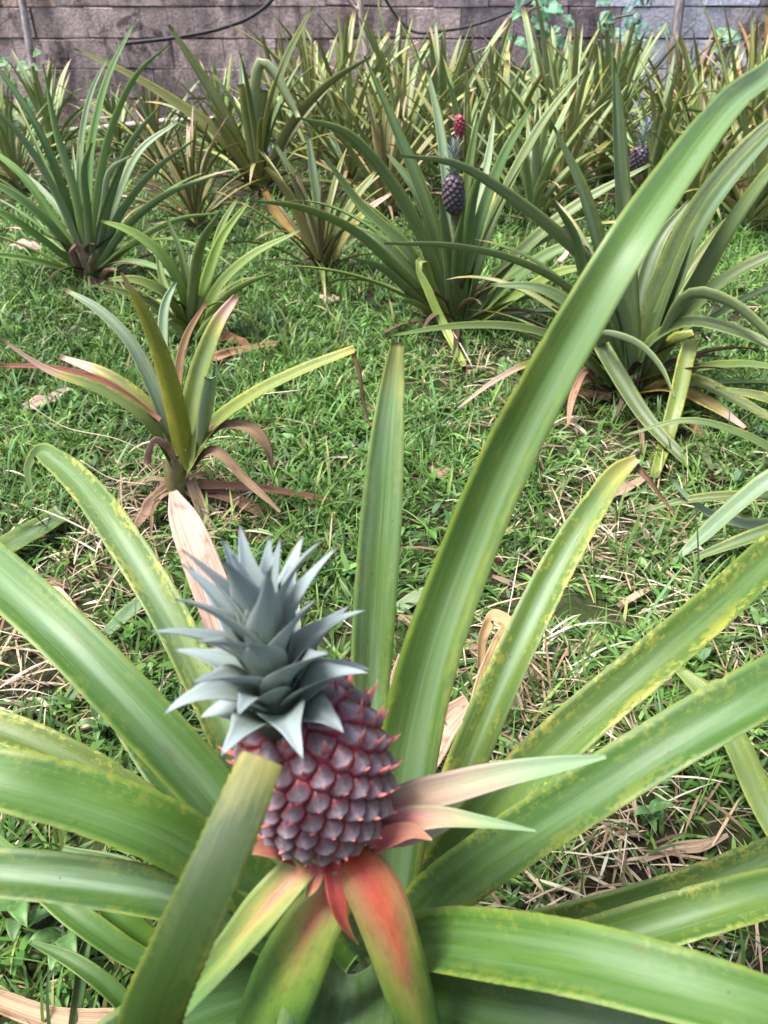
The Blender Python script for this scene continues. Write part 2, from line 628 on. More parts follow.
def tube_mesh(pts, radii, sides=12, origin=(0, 0, 0), cap=True, color=None, lump=0.0):
    P, v = np.array([tuple(p) for p in pts], float), None
    n = len(P)
    T = unit(np.gradient(P, axis=0))
    ref = np.array([0.3, 0.2, 1.0]) if abs(T[0][2]) < 0.8 else np.array([1.0, 0.1, 0])
    A = unit(np.cross(T, ref[None, :]))
    B = np.cross(T, A)
    th = np.linspace(0, 2 * math.pi, sides, endpoint=False)
    r = np.array(radii)[:, None] * (1 + lump * RNG.normal(size=(n, sides)))
    V = P[:, None, :] + (A[:, None, :] * np.cos(th)[None, :, None] + B[:, None, :] * np.sin(th)[None, :, None]) * r[:, :, None]
    V = V.reshape(-1, 3)
    q = []
    for i in range(n - 1):
        for j in range(sides):
            k = (j + 1) % sides
            q.append((i * sides + j, i * sides + k, (i + 1) * sides + k, (i + 1) * sides + j))
    if cap:
        c0, c1 = len(V), len(V) + 1
        V = np.concatenate([V, [P[0], P[-1]]])
        for j in range(0, sides):
            k = (j + 1) % sides
            q.append((c0, k, j, c0) if False else (c0, c0, k, j))
            q.append((c1, c1, (n - 1) * sides + j, (n - 1) * sides + k))
    V = V - np.array(origin)[None, :]
    # degenerate quads -> use a polygon list
    faces = [tuple(dict.fromkeys(f)) for f in q]
    me = bpy.data.meshes.new("tube")
    me.from_pydata([tuple(x) for x in V], [], faces)
    for p in me.polygons:
        p.use_smooth = True
    if color is not None:
        ca = me.color_attributes.new("col", 'FLOAT_COLOR', 'POINT')
        c = np.ones((len(V), 4), np.float32)
        c[:, :3] = color
        ca.data.foreach_set("color", c.ravel())
    return me


def tube(name, pts, radii, mat, parent=None, color=None, sides=12, lump=0.0, smooth_n=None):
    if smooth_n:
        P = [(*p, r) for p, r in zip(pts, radii)]
        S, _ = spline(P, smooth_n)
        pts, radii = S[:, :3], S[:, 3]
    org = world_base(parent) if parent is not None else Vector(tuple(pts[0]))
    me = tube_mesh(pts, radii, sides, org, True, color, lump)
    me.name = name
    return link(name, me, mat, parent, None if parent is not None else org)


def hash_noise(x, y, s, seed=0):
    """cheap smooth value noise for numpy arrays"""
    x = x * s + seed * 17.3
    y = y * s + seed * 9.1
    xi, yi = np.floor(x).astype(int), np.floor(y).astype(int)
    xf, yf = x - xi, y - yi
    xf = xf * xf * (3 - 2 * xf)
    yf = yf * yf * (3 - 2 * yf)

    def h(a, b):
        v = np.sin(a * 127.1 + b * 311.7 + seed * 74.7) * 43758.5453
        return v - np.floor(v)
    return (h(xi, yi) * (1 - xf) + h(xi + 1, yi) * xf) * (1 - yf) + (h(xi, yi + 1) * (1 - xf) + h(xi + 1, yi + 1) * xf) * yf


# ------------------------------------------------------------------ pineapple fruit and crown
def fruit_part(parent, base, top, rad, n_eyes=150, fine=True, palette=None, spine=1.0, sunk=0.0):
    base, top = np.array(base), np.array(top)
    ax = top - base
    Lh = np.linalg.norm(ax)
    ax = ax / Lh
    A = unit(np.cross(ax, np.array([0, 1.0, 0.2])))
    B = np.cross(ax, A)
    nt_, nh = (300, 190) if fine else (90, 60)
    hh = np.linspace(0, 1, nh)

    def prof(h):
        q_ = np.where(h > 0.46, (h - 0.46) / 0.541, (0.46 - h) / 0.478)
        return rad * np.power(np.maximum(1e-5, 1 - np.abs(q_) ** 2.6), 0.46)
    th = np.linspace(0, 2 * math.pi, nt_, endpoint=False)
    rr = prof(hh)
    P = base[None, None, :] + ax[None, None, :] * (hh * Lh)[:, None, None] + (A[None, None, :] * np.cos(th)[None, :, None] + B[None, None, :] * np.sin(th)[None, :, None]) * rr[:, None, None]
    # eyes: spiral, even by area
    hs = np.linspace(0, 1, 600)
    cum = np.cumsum(prof(hs))
    cum /= cum[-1]
    eh = np.interp((np.arange(n_eyes) + 0.5) / n_eyes, cum, hs)
    eth = np.arange(n_eyes) * 2.399963
    er = prof(eh)
    E = base[None, :] + ax[None, :] * (eh * Lh)[:, None] + (A[None, :] * np.cos(eth)[:, None] + B[None, :] * np.sin(eth)[:, None]) * er[:, None]
    Vp = P.reshape(-1, 3)
    d1 = np.empty(len(Vp))
    d2 = np.empty(len(Vp))
    near = np.empty(len(Vp), int)
    for s in range(0, len(Vp), 8000):
        D = np.linalg.norm(Vp[s:s + 8000, None, :] - E[None, :, :], axis=2)
        o = np.argpartition(D, 1, axis=1)[:, :2]
        r0 = np.arange(len(D))
        a, b = D[r0, o[:, 0]], D[r0, o[:, 1]]
        sw = a > b
        d1[s:s + 8000] = np.where(sw, b, a)
        d2[s:s + 8000] = np.where(sw, a, b)
        near[s:s + 8000] = np.where(sw, o[:, 1], o[:, 0])
    area = 2 * math.pi * rad * Lh
    sp = math.sqrt(area / n_eyes)
    g = np.clip((d2 - d1) / (sp * 0.20), 0, 1)
    g = g * g * (3 - 2 * g)
    peak = np.clip(1 - d1 / (sp * 0.62), 0, 1)
    along = ((Vp - E[near]) @ ax) / (sp * 0.5)              # >0 towards the crown
    rel = (Vp - E[near])
    eout = unit(E - (base[None, :] + ax[None, :] * ((E - base) @ ax)[:, None]))
    tang = np.cross(ax[None, :], eout)[near]
    av = (rel @ ax) / sp + 0.16
    cv = np.sum(rel * tang, axis=1) / sp
    pyr = np.clip(1 - (np.where(av > 0, av * 1.25, -av * 2.1) + np.abs(cv) * 1.25), 0, 1)
    crumple = hash_noise(Vp @ A, Vp @ ax + Vp @ B, 900, 4) - 0.5
    disp = sp * (0.10 * g + 0.34 * pyr + 0.035 * crumple)
    axisp = base[None, :] + ax[None, :] * ((Vp - base) @ ax)[:, None]
    # surface normal, by the profile
    slope = np.gradient(rr, hh * Lh)
    ndir = unit(unit(Vp - axisp) - ax[None, :] * np.repeat(np.clip(slope, -3, 3), nt_)[:, None])
    V = Vp + ndir * disp[:, None]
    pal = palette or dict(groove=(0.030, 0.004, 0.008), eye=(0.046, 0.022, 0.033), bloom=(0.29, 0.235, 0.27), red=(0.42, 0.028, 0.048), tip=(0.52, 0.19, 0.17))
    gr, ey, blm, rd = (np.array(pal[k]) for k in ('groove', 'eye', 'bloom', 'red'))
    up = np.clip(0.5 + 0.55 * along, 0, 1)[:, None]
    rnd = RNG.uniform(0.75, 1.25, n_eyes)[near][:, None]
    wq = np.clip(0.06 + 0.90 * (pyr ** 1.7)[:, None], 0, 1)
    col = ey * (1 - wq) + blm * wq
    col = col * rnd
    col = col * g[:, None] + gr * (1 - g[:, None])
    rim = np.clip((d2 - d1) / (sp * 0.38), 0, 1)
    rim = (1 - rim) * np.clip(g * 1.4 - 0.15, 0, 1) * np.clip(0.05 + RNG.uniform(0.0, 0.7, n_eyes)[near] + 0.35 * (np.repeat(hh, nt_) > 0.55), 0, 0.95)
    col = col * (1 - rim[:, None]) + rd * 0.85 * rim[:, None]
    low = np.clip((-av - 0.02) * 3.2, 0, 1) * np.clip(1.25 - 0.75 * g, 0.0, 1)
    hv = np.repeat(hh, nt_)
    redder = 0.72 + 0.4 * np.clip((hv - 0.45) * 2, 0, 1)
    low = np.clip(low * redder, 0, 0.95)[:, None]
    col = col * (1 - low) + rd * low
    q = []
    i = np.arange(nh - 1)[:, None]
    j = np.arange(nt_)[None, :]
    a = (i * nt_ + j).ravel()
    b = (i * nt_ + (j + 1) % nt_).ravel()
    quads = np.stack([a, b, b + nt_, a + nt_], 1)
    verts, cols, faces = [V], [col], [quads]
    off = len(V)
    # hooked spines, one on each eye, curving out and up
    sn = 6
    rings = 6
    for e in range(n_eyes):
        if eh[e] < 0.02 or eh[e] > 0.985:
            continue
        c = E[e]
        apx = base + ax * ((c - base) @ ax)
        outv = unit(c - apx)
        sl = np.interp(eh[e], hh, np.clip(slope, -3, 3))
        nrm = unit(outv - ax * sl)
        upt = unit(ax - nrm * (ax @ nrm))
        sd_ = np.cross(nrm, upt)
        ln = sp * (0.50 + 0.75 * max(0, eh[e] - 0.35) * 1.6) * spine * random.uniform(0.6, 1.25)
        bw = sp * 0.23
        for r_ in range(rings):
            f = r_ / (rings - 1)
            ce = c + nrm * (sp * 0.08 + ln * f * 0.92) + upt * (-sp * 0.30 + ln * (0.05 * f + 0.34 * f * f))
            wd = bw * (1 - f) ** 0.8 + 0.0002
            tk = wd * 0.45
            for s_ in range(sn):
                an = 2 * math.pi * s_ / sn
                p = ce + sd_ * math.cos(an) * wd + (upt * 0.8 - nrm * 0.6) * math.sin(an) * tk
                verts.append(p[None, :])
                tipc = np.array(pal['tip']) * (1.15 if f > 0.7 else 1.0)
                cc = np.array(pal['red']) * (1 - f) * 0.8 + tipc * f
                cols.append(cc[None, :])
        for r_ in range(rings - 1):
            for s_ in range(sn):
                s2 = (s_ + 1) % sn
                faces.append(np.array([[off + r_ * sn + s_, off + r_ * sn + s2, off + (r_ + 1) * sn + s2, off + (r_ + 1) * sn + s_]]))
        off += rings * sn
    org = np.array(world_base(parent))
    me = mesh_from("fruit", np.concatenate(verts) - org[None, :], np.concatenate(faces), None, np.concatenate(cols))
    return link("fruit", me, M_FRUIT, parent)


def crown_part(fruit, root, axis, height, leaf_len, leaf_w, n, droop_low=-6, up_high=82, segs=14, facing=None):
    axis = unit(np.array(axis))
    A = unit(np.cross(axis, np.array([0.1, 1.0, 0.2])))
    B = np.cross(axis, A)
    root = np.array(root)
    pts = [root - axis * height * 0.15, root + axis * height * 0.3, root + axis * height * 0.8, root + axis * height]
    crown = tube("crown", pts, [leaf_w * 0.45, leaf_w * 0.42, leaf_w * 0.2, leaf_w * 0.05], M_STEM, fruit, (0.07, 0.09, 0.07), 12)
    org = world_base(crown)
    for i in range(n):
        t = i / (n - 1)
        az = i * 2.399963 + 0.3 + random.uniform(-0.12, 0.12)
        e0 = R(droop_low + (up_high - droop_low) * t ** 0.9 + random.uniform(-6, 6))
        Ln = leaf_len * (0.42 + 0.76 * math.sin(math.pi * (0.06 + 0.66 * t))) * random.uniform(0.85, 1.12)
        vv = np.linspace(0, 1, segs)
        # first outwards and up, then curving outward, tips lifting a little
        el = e0 + R(34) * (1 - vv) ** 1.6 * (1 - t) - R(42) * vv ** 1.3 * (1 - t * 0.75) + R(random.uniform(-22, 26)) * vv ** 2
        azs = az + random.uniform(-0.2, 0.2) * vv ** 2
        radv = A[None, :] * np.cos(azs)[:, None] + B[None, :] * np.sin(azs)[:, None]
        D = (radv * np.cos(el)[:, None] + axis[None, :] * np.sin(el)[:, None]) * (Ln / (segs - 1))
        C = np.concatenate([[np.zeros(3)], np.cumsum(D, 0)[:-1]])
        C = C + root + axis * height * (-0.06 + 0.93 * t ** 1.05) + radv[0] * leaf_w * (0.40 * (1 - t) + 0.03)
        W = leaf_w * (0.80 + 0.42 * np.sin(math.pi * np.minimum(1, vv * 1.5)) ) * (1 - vv ** 1.9) ** 0.95 * random.uniform(0.85, 1.1) * (1.0 - 0.30 * t)
        W = np.maximum(W, 0.0004)
        side = -A[None, :] * np.sin(azs)[:, None] + B[None, :] * np.cos(azs)[:, None]
        T = unit(np.gradient(C, axis=0))
        Nn = np.cross(side, T)
        if (Nn @ axis).mean() + (-(Nn * radv).sum(1)).mean() < 0:
            side = -side
        ve, q, uv = leaf_mesh(C, W, side, org, 0.20, 0.0016, K=7)
        o = link("crown_leaf", mesh_from("crown_leaf", ve, q, uv), M_CROWN, crown)
    return crown


# ------------------------------------------------------------------ ground
def ground_h(x, y):
    return (hash_noise(x, y, 2.2, 1) - 0.5) * 0.05 + (hash_noise(x, y, 9.0, 2) - 0.5) * 0.016


def build_ground():
    m, n, out = new_mat("soil")
    tc = N(n, "ShaderNodeTexCoord")
    a = noise(n, tc.outputs['Object'], 3.0, 6, 0.65)
    b = noise(n, tc.outputs['Object'], 55.0, 6, 0.7)
    col = mix(n, smooth(n, b, 0.35, 0.7), (0.016, 0.012, 0.009), (0.055, 0.040, 0.028))
    col = mix(n, smooth(n, a, 0.38, 0.56, 0, 0.8), col, mix(n, b, (0.015, 0.028, 0.007), (0.05, 0.075, 0.02)))
    finish(n, out, col, 0.95, 0.15, 0, None, b, 0.9, 0.012)
    xs = np.concatenate([[-60, -25, -12], np.linspace(-6, 6, 200), [12, 25, 60]])
    ys = np.concatenate([[-30, -10, -4], np.linspace(-1.5, 9, 180), [14, 30, 60, 120]])
    X, Y = np.meshgrid(xs, ys)
    Z = ground_h(X, Y) * ((np.abs(X) < 7) & (Y > -2) & (Y < 9.5)) 
    V = np.stack([X, Y, Z], -1).reshape(-1, 3)
    nx = len(xs)
    i = np.arange(len(ys) - 1)[:, None]
    j = np.arange(nx - 1)[None, :]
    a_ = (i * nx + j).ravel()
    q = np.stack([a_, a_ + 1, a_ + nx + 1, a_ + nx], 1)
    o = link("ground", mesh_from("ground", V, q), m)
    o['kind'] = 'structure'
    o['label'] = 'dark garden soil under the grass'


build_ground()


def in_view(x, y, m=0.25):
    dep = y * math.cos(PITCH) + H * math.sin(PITCH)
    return np.abs(x) < 0.51 * dep + m


def scatter(n, y0, y1):
    """random ground points inside a wide trapezoid in front of the camera (with margin either side)"""
    X, Y = [], []
    tot = 0
    while tot < n:
        y = RNG.uniform(y0, y1, n)
        x = RNG.uniform(-1, 1, n) * (0.51 * (y1 * math.cos(PITCH) + H * math.sin(PITCH)) + 0.5)
        k = in_view(x, y, 0.5)
        X.append(x[k])
        Y.append(y[k])
        tot += k.sum()
    return np.concatenate(X)[:n], np.concatenate(Y)[:n]


BARE = [(-0.50, 1.52, 0.22, 0.85), (-0.62, 1.22, 0.25, 0.55), (0.52, 1.35, 0.20, 0.75), (0.33, 0.66, 0.18, 0.8), (0.62, 1.75, 0.35, 0.7),
        (0.24, 0.9, 0.12, 0.5), (-0.75, 0.95, 0.15, 0.5), (0.05, 0.42, 0.25, 0.6), (0.75, 1.0, 0.15, 0.4), (0.30, 2.35, 0.2, 0.4)]


def bare_mask(x, y):
    m = np.zeros_like(x)
    for bx, by, br, s in BARE:
        m = np.maximum(m, s * np.exp(-((x - bx) ** 2 + (y - by) ** 2) / (br * br)))
    m = np.maximum(m, 0.25 * np.clip((y - 4.2) / 1.0, 0, 1))
    return m


def blades(x, y, length, width, elev, az, bend, color, segs=4, lance=1.0, z0=None):
    n = len(x)
    v = np.linspace(0, 1, segs + 1)
    el = elev[:, None] - bend[:, None] * v[None, :] ** 1.3
    dl = (length / segs)[:, None]
    ca, sa = np.cos(az)[:, None], np.sin(az)[:, None]
    dx, dy, dz = np.cos(el) * ca * dl, np.cos(el) * sa * dl, np.sin(el) * dl
    z00 = ground_h(x, y) if z0 is None else z0
    zero = np.zeros((n, 1))
    cx = x[:, None] + np.concatenate([zero, np.cumsum(dx, 1)[:, :-1]], 1)
    cy = y[:, None] + np.concatenate([zero, np.cumsum(dy, 1)[:, :-1]], 1)
    cz = z00[:, None] + np.concatenate([zero, np.cumsum(dz, 1)[:, :-1]], 1)
    gz = ground_h(cx, cy)
    cz = np.maximum(cz, gz + 0.003)
    wv = (np.sin(math.pi * np.clip(v * 0.86 + 0.14, 0, 1)) ** 0.8)
    wv[-1] = 0.03
    hw = width[:, None] * 0.5 * wv[None, :]
    tw = RNG.uniform(-0.7, 0.7, n)[:, None]
    sx, sy, sz = -sa * np.cos(tw), ca * np.cos(tw), np.sin(tw) * np.ones_like(sa)
    Lv = np.stack([cx - sx * hw, cy - sy * hw, cz - sz * hw], -1)
    Rv = np.stack([cx + sx * hw, cy + sy * hw, cz + sz * hw], -1)
    V = np.stack([Lv, Rv], 2).reshape(-1, 3)                     # n, segs+1, 2
    base = (np.arange(n) * (segs + 1) * 2)[:, None] + (np.arange(segs) * 2)[None, :]
    q = np.stack([base, base + 1, base + 3, base + 2], -1).reshape(-1, 4)
    c = np.repeat(color, (segs + 1) * 2, axis=0)
    return V, q, c


def pick(n, cols, wts, var=0.22):
    cols = np.array(cols)
    k = RNG.choice(len(cols), n, p=np.array(wts) / sum(wts))
    c = cols[k]
    return c * RNG.uniform(1 - var, 1 + var, (n, 1)) * RNG.uniform(0.92, 1.08, (n, 3))


GREENS = [(0.078, 0.165, 0.030), (0.112, 0.220, 0.042), (0.052, 0.118, 0.024), (0.17, 0.27, 0.06), (0.10, 0.195, 0.07), (0.28, 0.26, 0.11)]
GW = [4, 4, 3, 1.6, 2, 0.5]


def build_grass():
    parts = []
    for (y0, y1, cnt, ls) in ((0.05, 1.3, 17000, 1.0), (1.3, 2.6, 30000, 1.0), (2.6, 4.4, 30000, 1.15), (4.4, 7.4, 13000, 1.4)):
        cx, cy = scatter(cnt // 5, y0, y1)
        keep = RNG.uniform(0, 1, len(cx)) > bare_mask(cx, cy) * 0.92
        patch = 0.6 * hash_noise(cx, cy, 4.0, 5) + 0.4 * hash_noise(cx, cy, 11.0, 8)
        keep &= RNG.uniform(0, 1, len(cx)) < np.clip((patch - 0.12) * 3.2, 0.2, 1)
        cx, cy = cx[keep], cy[keep]
        k = 7
        x = np.repeat(cx, k) + RNG.normal(0, 0.012, len(cx) * k)
        y = np.repeat(cy, k) + RNG.normal(0, 0.012, len(cx) * k)
        n = len(x)
        tuft = np.repeat(RNG.uniform(0.55, 1.3, len(cx)) * (0.7 + 0.7 * hash_noise(cx, cy, 4.0, 5)), k)
        ln = RNG.gamma(6, 0.0085, n) * ls * tuft
        wd = RNG.uniform(0.0036, 0.0082, n) * ls
        el = RNG.uniform(0.15, 1.35, n)
        az = RNG.uniform(0, 2 * math.pi, n)
        bd = RNG.uniform(0.1, 1.5, n)
        tone = np.repeat(RNG.uniform(0.7, 1.3, len(cx)) * (0.75 + 0.5 * hash_noise(cx, cy, 2.5, 13)), k)[:, None]
        col = pick(n, GREENS, GW) * tone
        parts.append(blades(x, y, ln, wd, el, az, bd, col))
    # fine long stems
    x, y = scatter(2600, 0.1, 3.6)
    n = len(x)
    parts.append(blades(x, y, RNG.uniform(0.07, 0.17, n), RNG.uniform(0.0014, 0.003, n), RNG.uniform(0.5, 1.4, n), RNG.uniform(0, 6.3, n), RNG.uniform(0.6, 2.2, n), pick(n, GREENS, GW), segs=6))
    V, q, c = [], [], []
    off = 0
    out = []
    # blocks with different segment counts are merged as quads
    for v_, q_, c_ in parts:
        V.append(v_)
        q.append(q_ + off)
        c.append(c_)
        off += len(v_)
    o = link("grass", mesh_from("grass", np.concatenate(V), np.concatenate(q), None, np.concatenate(c)), M_GRASS)
    o['kind'] = 'stuff'
    tag(o, 'short bright green creeping grass covering the garden floor', 'grass')


def build_cover():
    """small ovate weed leaves mixed through the grass"""
    x, y = scatter(1500, 0.1, 4.6)
    keep = hash_noise(x, y, 3.1, 9) > 0.45
    keep &= RNG.uniform(0, 1, len(x)) > bare_mask(x, y) * 0.8
    x, y = x[keep], y[keep]
    k = 5
    X = np.repeat(x, k) + RNG.normal(0, 0.008, len(x) * k)
    Y = np.repeat(y, k) + RNG.normal(0, 0.008, len(x) * k)
    n = len(X)
    col = pick(n, [(0.085, 0.19, 0.035), (0.13, 0.25, 0.06), (0.055, 0.14, 0.04)], [3, 2, 2])
    size = np.repeat(RNG.uniform(0.7, 1.4, len(x)), k)
    V, q, c = blades(X, Y, RNG.uniform(0.022, 0.042, n) * size, RNG.uniform(0.008, 0.014, n) * size, RNG.uniform(0.1, 0.9, n), RNG.uniform(0, 6.3, n), RNG.uniform(0.2, 1.0, n), col, segs=5,
                     z0=ground_h(X, Y) + RNG.uniform(0.01, 0.035, n))
    o = link("ground_cover", mesh_from("ground_cover", V, q, None, c), M_GRASS)
    o['kind'] = 'stuff'
    tag(o, 'low broad-leaved weeds mixed through the grass', 'weeds')


def build_straw():
    x, y = scatter(5200, 0.05, 7.2)
    b = bare_mask(x, y)
    keep = RNG.uniform(0, 1, len(x)) < 0.16 + 1.0 * b
    x, y = x[keep], y[keep]
    ex, ey = [], []
    for bx, by, br, s in BARE:
        k = int(430 * s)
        ex.append(RNG.normal(bx, br * 0.75, k))
        ey.append(RNG.normal(by, br * 0.75, k))
    x, y = np.concatenate([x] + ex), np.concatenate([y] + ey)
    n = len(x)
    col = pick(n, [(0.33, 0.26, 0.17), (0.22, 0.15, 0.09), (0.42, 0.36, 0.27), (0.13, 0.085, 0.055)], [3, 3, 2, 2])
    V, q, c = blades(x, y, RNG.gamma(3, 0.022, n) + 0.02, RNG.uniform(0.0014, 0.005, n), RNG.uniform(-0.05, 0.5, n), RNG.uniform(0, 6.3, n), RNG.uniform(0.2, 1.0, n), col, segs=4,
                     z0=ground_h(x, y) + RNG.uniform(0.004, 0.03, n))
    # broken bits of dead leaf, flat and wider
    m_ = 2600
    fx, fy = scatter(m_, 0.05, 6.5)
    kp = RNG.uniform(0, 1, m_) < 0.22 + 1.0 * bare_mask(fx, fy)
    fx, fy = fx[kp], fy[kp]
    n2 = len(fx)
    c2 = pick(n2, [(0.20, 0.14, 0.10), (0.30, 0.23, 0.17), (0.12, 0.085, 0.06), (0.40, 0.33, 0.27)], [3, 3, 3, 1.5])
    V2, q2, c2 = blades(fx, fy, RNG.gamma(3, 0.013, n2) + 0.015, RNG.uniform(0.006, 0.017, n2), RNG.uniform(0.0, 0.35, n2), RNG.uniform(0, 6.3, n2), RNG.uniform(0.1, 1.0, n2), c2, segs=4,
                        z0=ground_h(fx, fy) + RNG.uniform(0.003, 0.018, n2))
    q2 = q2 + len(V)
    V, q, c = np.concatenate([V, V2]), np.concatenate([q, q2]), np.concatenate([c, c2])
    o = link("straw_litter", mesh_from("straw_litter", V, q, None, c), M_STRAW)
    o['kind'] = 'stuff'
    tag(o, 'dry straw and stalk litter lying in the grass', 'straw')


build_grass()
build_cover()
build_straw()

# ------------------------------------------------------------------ the block wall
WALL_Y = 7.6


def build_wall():
    m, n, out = new_mat("weathered_block")
    tc = N(n, "ShaderNodeTexCoord")
    a = N(n, "ShaderNodeAttribute", attribute_name='col')
    p = tc.outputs['Object']
    big = noise(n, p, 1.3, 5, 0.62, 0.4)
    mid = noise(n, p, 6.5, 8, 0.78, 0.5)
    fine = noise(n, p, 38, 5, 0.7)
    col = mix(n, smooth(n, fine, 0.3, 0.7), mix(n, 1.0, a.outputs['Color'], (0.75, 0.74, 0.76), 'MULTIPLY'), mix(n, 1.0, a.outputs['Color'], (1.2, 1.18, 1.2), 'MULTIPLY'))
    # black mould in drips and blotches, grey lichen specks
    mp = N(n, "ShaderNodeMapping")
    mp.inputs['Scale'].default_value = (2.2, 2.2, 0.8)
    L(n, p, mp.inputs[0])
    drip = noise(n, mp.outputs[0], 2.2, 6, 0.7, 0.5)
    mould = math_n(n, 'MULTIPLY', smooth(n, drip, 0.40, 0.60), smooth(n, big, 0.33, 0.55, 0.45, 1.0))
    bs = N(n, "ShaderNodeSeparateColor")
    L(n, a.outputs['Color'], bs.inputs[0])
    clean = smooth(n, bs.outputs[2], 0.46, 0.52, 1.0, 0.35)
    mould = math_n(n, 'MULTIPLY', mould, clean)
    col = mix(n, scl(n, mould, 0.70), col, mix(n, fine, (0.020, 0.017, 0.022), (0.075, 0.065, 0.08)))
    col = mix(n, scl(n, smooth(n, mid, 0.56, 0.68), 0.55), col, (0.40, 0.35, 0.37))
    blk = noise(n, p, 2.6, 8, 0.75, 0.8)
    col = mix(n, math_n(n, 'MULTIPLY', smooth(n, blk, 0.55, 0.65, 0, 0.75), clean), col, (0.022, 0.019, 0.024))
    finish(n, out, col, 0.9, 0.2, 0, None, math_n(n, 'ADD', fine, mid), 0.9, 0.02)
    bl, bh = 0.45, 0.225
    V, Q, Cc = [], [], []

    def box(x0, x1, y0, y1, z0, z1, c, wob=0.0):
        b = sum(len(v) for v in V)
        ch = 0.005
        pts = []
        for (yy, ins) in ((y1, 0), (y0 + ch, 0), (y0, ch)):
            for (xx, zz) in ((x0 + ins, z0 + ins), (x1 - ins, z0 + ins), (x1 - ins, z1 - ins), (x0 + ins, z1 - ins)):
                pts.append((xx + random.uniform(-wob, wob), yy, zz + random.uniform(-wob, wob)))
        V.append(np.array(pts))
        f = []
        for r_ in range(2):
            for s in range(4):
                t = (s + 1) % 4
                f.append((b + r_ * 4 + s, b + r_ * 4 + t, b + (r_ + 1) * 4 + t, b + (r_ + 1) * 4 + s))
        f.append((b + 8, b + 9, b + 10, b + 11))
        f.append((b + 3, b + 2, b + 1, b + 0))
        Q.append(np.array(f))
        Cc.append(np.repeat(np.array([c]), 12, 0))
    for r_ in range(11):
        z0 = r_ * bh - 0.03
        off = (r_ % 2) * bl / 2 + random.uniform(-0.04, 0.04)
        for k in range(-12, 13):
            x0 = k * bl + off
            c = np.array((0.46, 0.36, 0.345)) * random.uniform(0.75, 1.25)
            if x0 < -3.0 and random.random() < 0.3:
                c = np.array((0.58, 0.42, 0.35))
            if 1.60 < x0 < 2.75:
                c = np.array((0.62, 0.63, 0.74)) * random.uniform(0.85, 1.1)
            elif x0 > 2.7:
                c = np.array((0.44, 0.40, 0.43)) * random.uniform(0.8, 1.1)
            elif 0.3 < x0 < 1.6:
                c = c * np.array((0.72, 0.74, 0.84))
            box(x0 + random.uniform(0, 0.004), x0 + bl - random.uniform(0, 0.004), WALL_Y + random.uniform(-0.010, 0.008), WALL_Y + 0.19, z0 + random.uniform(0.002, 0.009), z0 + bh - random.uniform(0.001, 0.008), c, 0.008)
    me = mesh_from("wall_blocks", np.concatenate(V) - np.array([0, WALL_Y, 0]), np.concatenate(Q), None, np.concatenate(Cc), False)
    wall = thing("block_wall", "weathered grey-pink concrete block wall with black mould closing off the garden", "wall", (0, WALL_Y, 0))
    link("masonry", me, m, wall)
    b0 = (-5.5, 5.9)
    V.clear(); Q.clear(); Cc.clear()
    box(b0[0], b0[1], WALL_Y + 0.014, WALL_Y + 0.17, -0.05, 11 * bh - 0.04, (0.16, 0.125, 0.125))
    link("mortar", mesh_from("mortar", np.concatenate(V) - np.array([0, WALL_Y, 0]), np.concatenate(Q), None, np.concatenate(Cc), False), m, wall)


build_wall()


def simple_mat(name, c0, c1, scale, rough=0.7, spec=0.3, metal=0.0, stretch=(1, 1, 1)):
    m, n, out = new_mat(name)
    tc = N(n, "ShaderNodeTexCoord")
    mp = N(n, "ShaderNodeMapping")
    mp.inputs['Scale'].default_value = stretch
    L(n, tc.outputs['Object'], mp.inputs[0])
    f = noise(n, mp.outputs[0], scale, 5, 0.65)
    p = finish(n, out, mix(n, smooth(n, f, 0.35, 0.68), c0, c1), rough, spec, 0, None, f, 0.4, 0.003)
    p.inputs['Metallic'].default_value = metal
    return m


M_PIPE = simple_mat("galvanised_pipe", (0.16, 0.13, 0.13), (0.36, 0.33, 0.34), 14, 0.55, 0.5)
M_BARK = simple_mat("pale_bark", (0.26, 0.20, 0.18), (0.52, 0.44, 0.40), 18, 0.85, stretch=(1, 1, .3))
M_WOOD = simple_mat("grey_wood", (0.10, 0.085, 0.085), (0.25, 0.22, 0.23), 16, 0.85, stretch=(2, 2, .2))
M_RUBBER = simple_mat("black_rubber", (0.012, 0.012, 0.016), (0.03, 0.03, 0.036), 20, 0.6)
M_CANE = simple_mat("bleached_cane", (0.36, 0.32, 0.27), (0.62, 0.58, 0.52), 12, 0.7, stretch=(.3, 2, 2))
M_PLASTIC = simple_mat("pale_plastic", (0.40, 0.50, 0.56), (0.62, 0.68, 0.72), 9, 0.3, 0.5)

# pipe leaning on the left of the wall, post on the right
tag(tube("metal_pipe", [at_y(47, 150, 7.40), at_y(40, 110, 7.45), at_y(22, 0, 7.5), at_y(12, -60, 7.54)], [0.03] * 4, M_PIPE, sides=14),
    "thin grey metal pipe leaning on the block wall behind the dark green plant", "pipe")
tag(tube("wooden_post", [at_y(667, 130, 7.25), at_y(672, 70, 7.35), at_y(680, 0, 7.45), at_y(686, -60, 7.55)], [0.045, 0.045, 0.04, 0.035], M_WOOD, sides=12, lump=0.05),
    "slim grey wooden post standing against the pale painted part of the wall", "post")
tag(tube("cane_pole", [at_y(62, 131, 7.15), at_y(110, 127, 7.15), at_y(165, 121, 7.2), at_y(232, 118, 7.25)], [0.022, 0.022, 0.02, 0.018], M_CANE, sides=12, lump=0.03, smooth_n=14),
    "bleached cane pole lying along the foot of the wall", "pole")
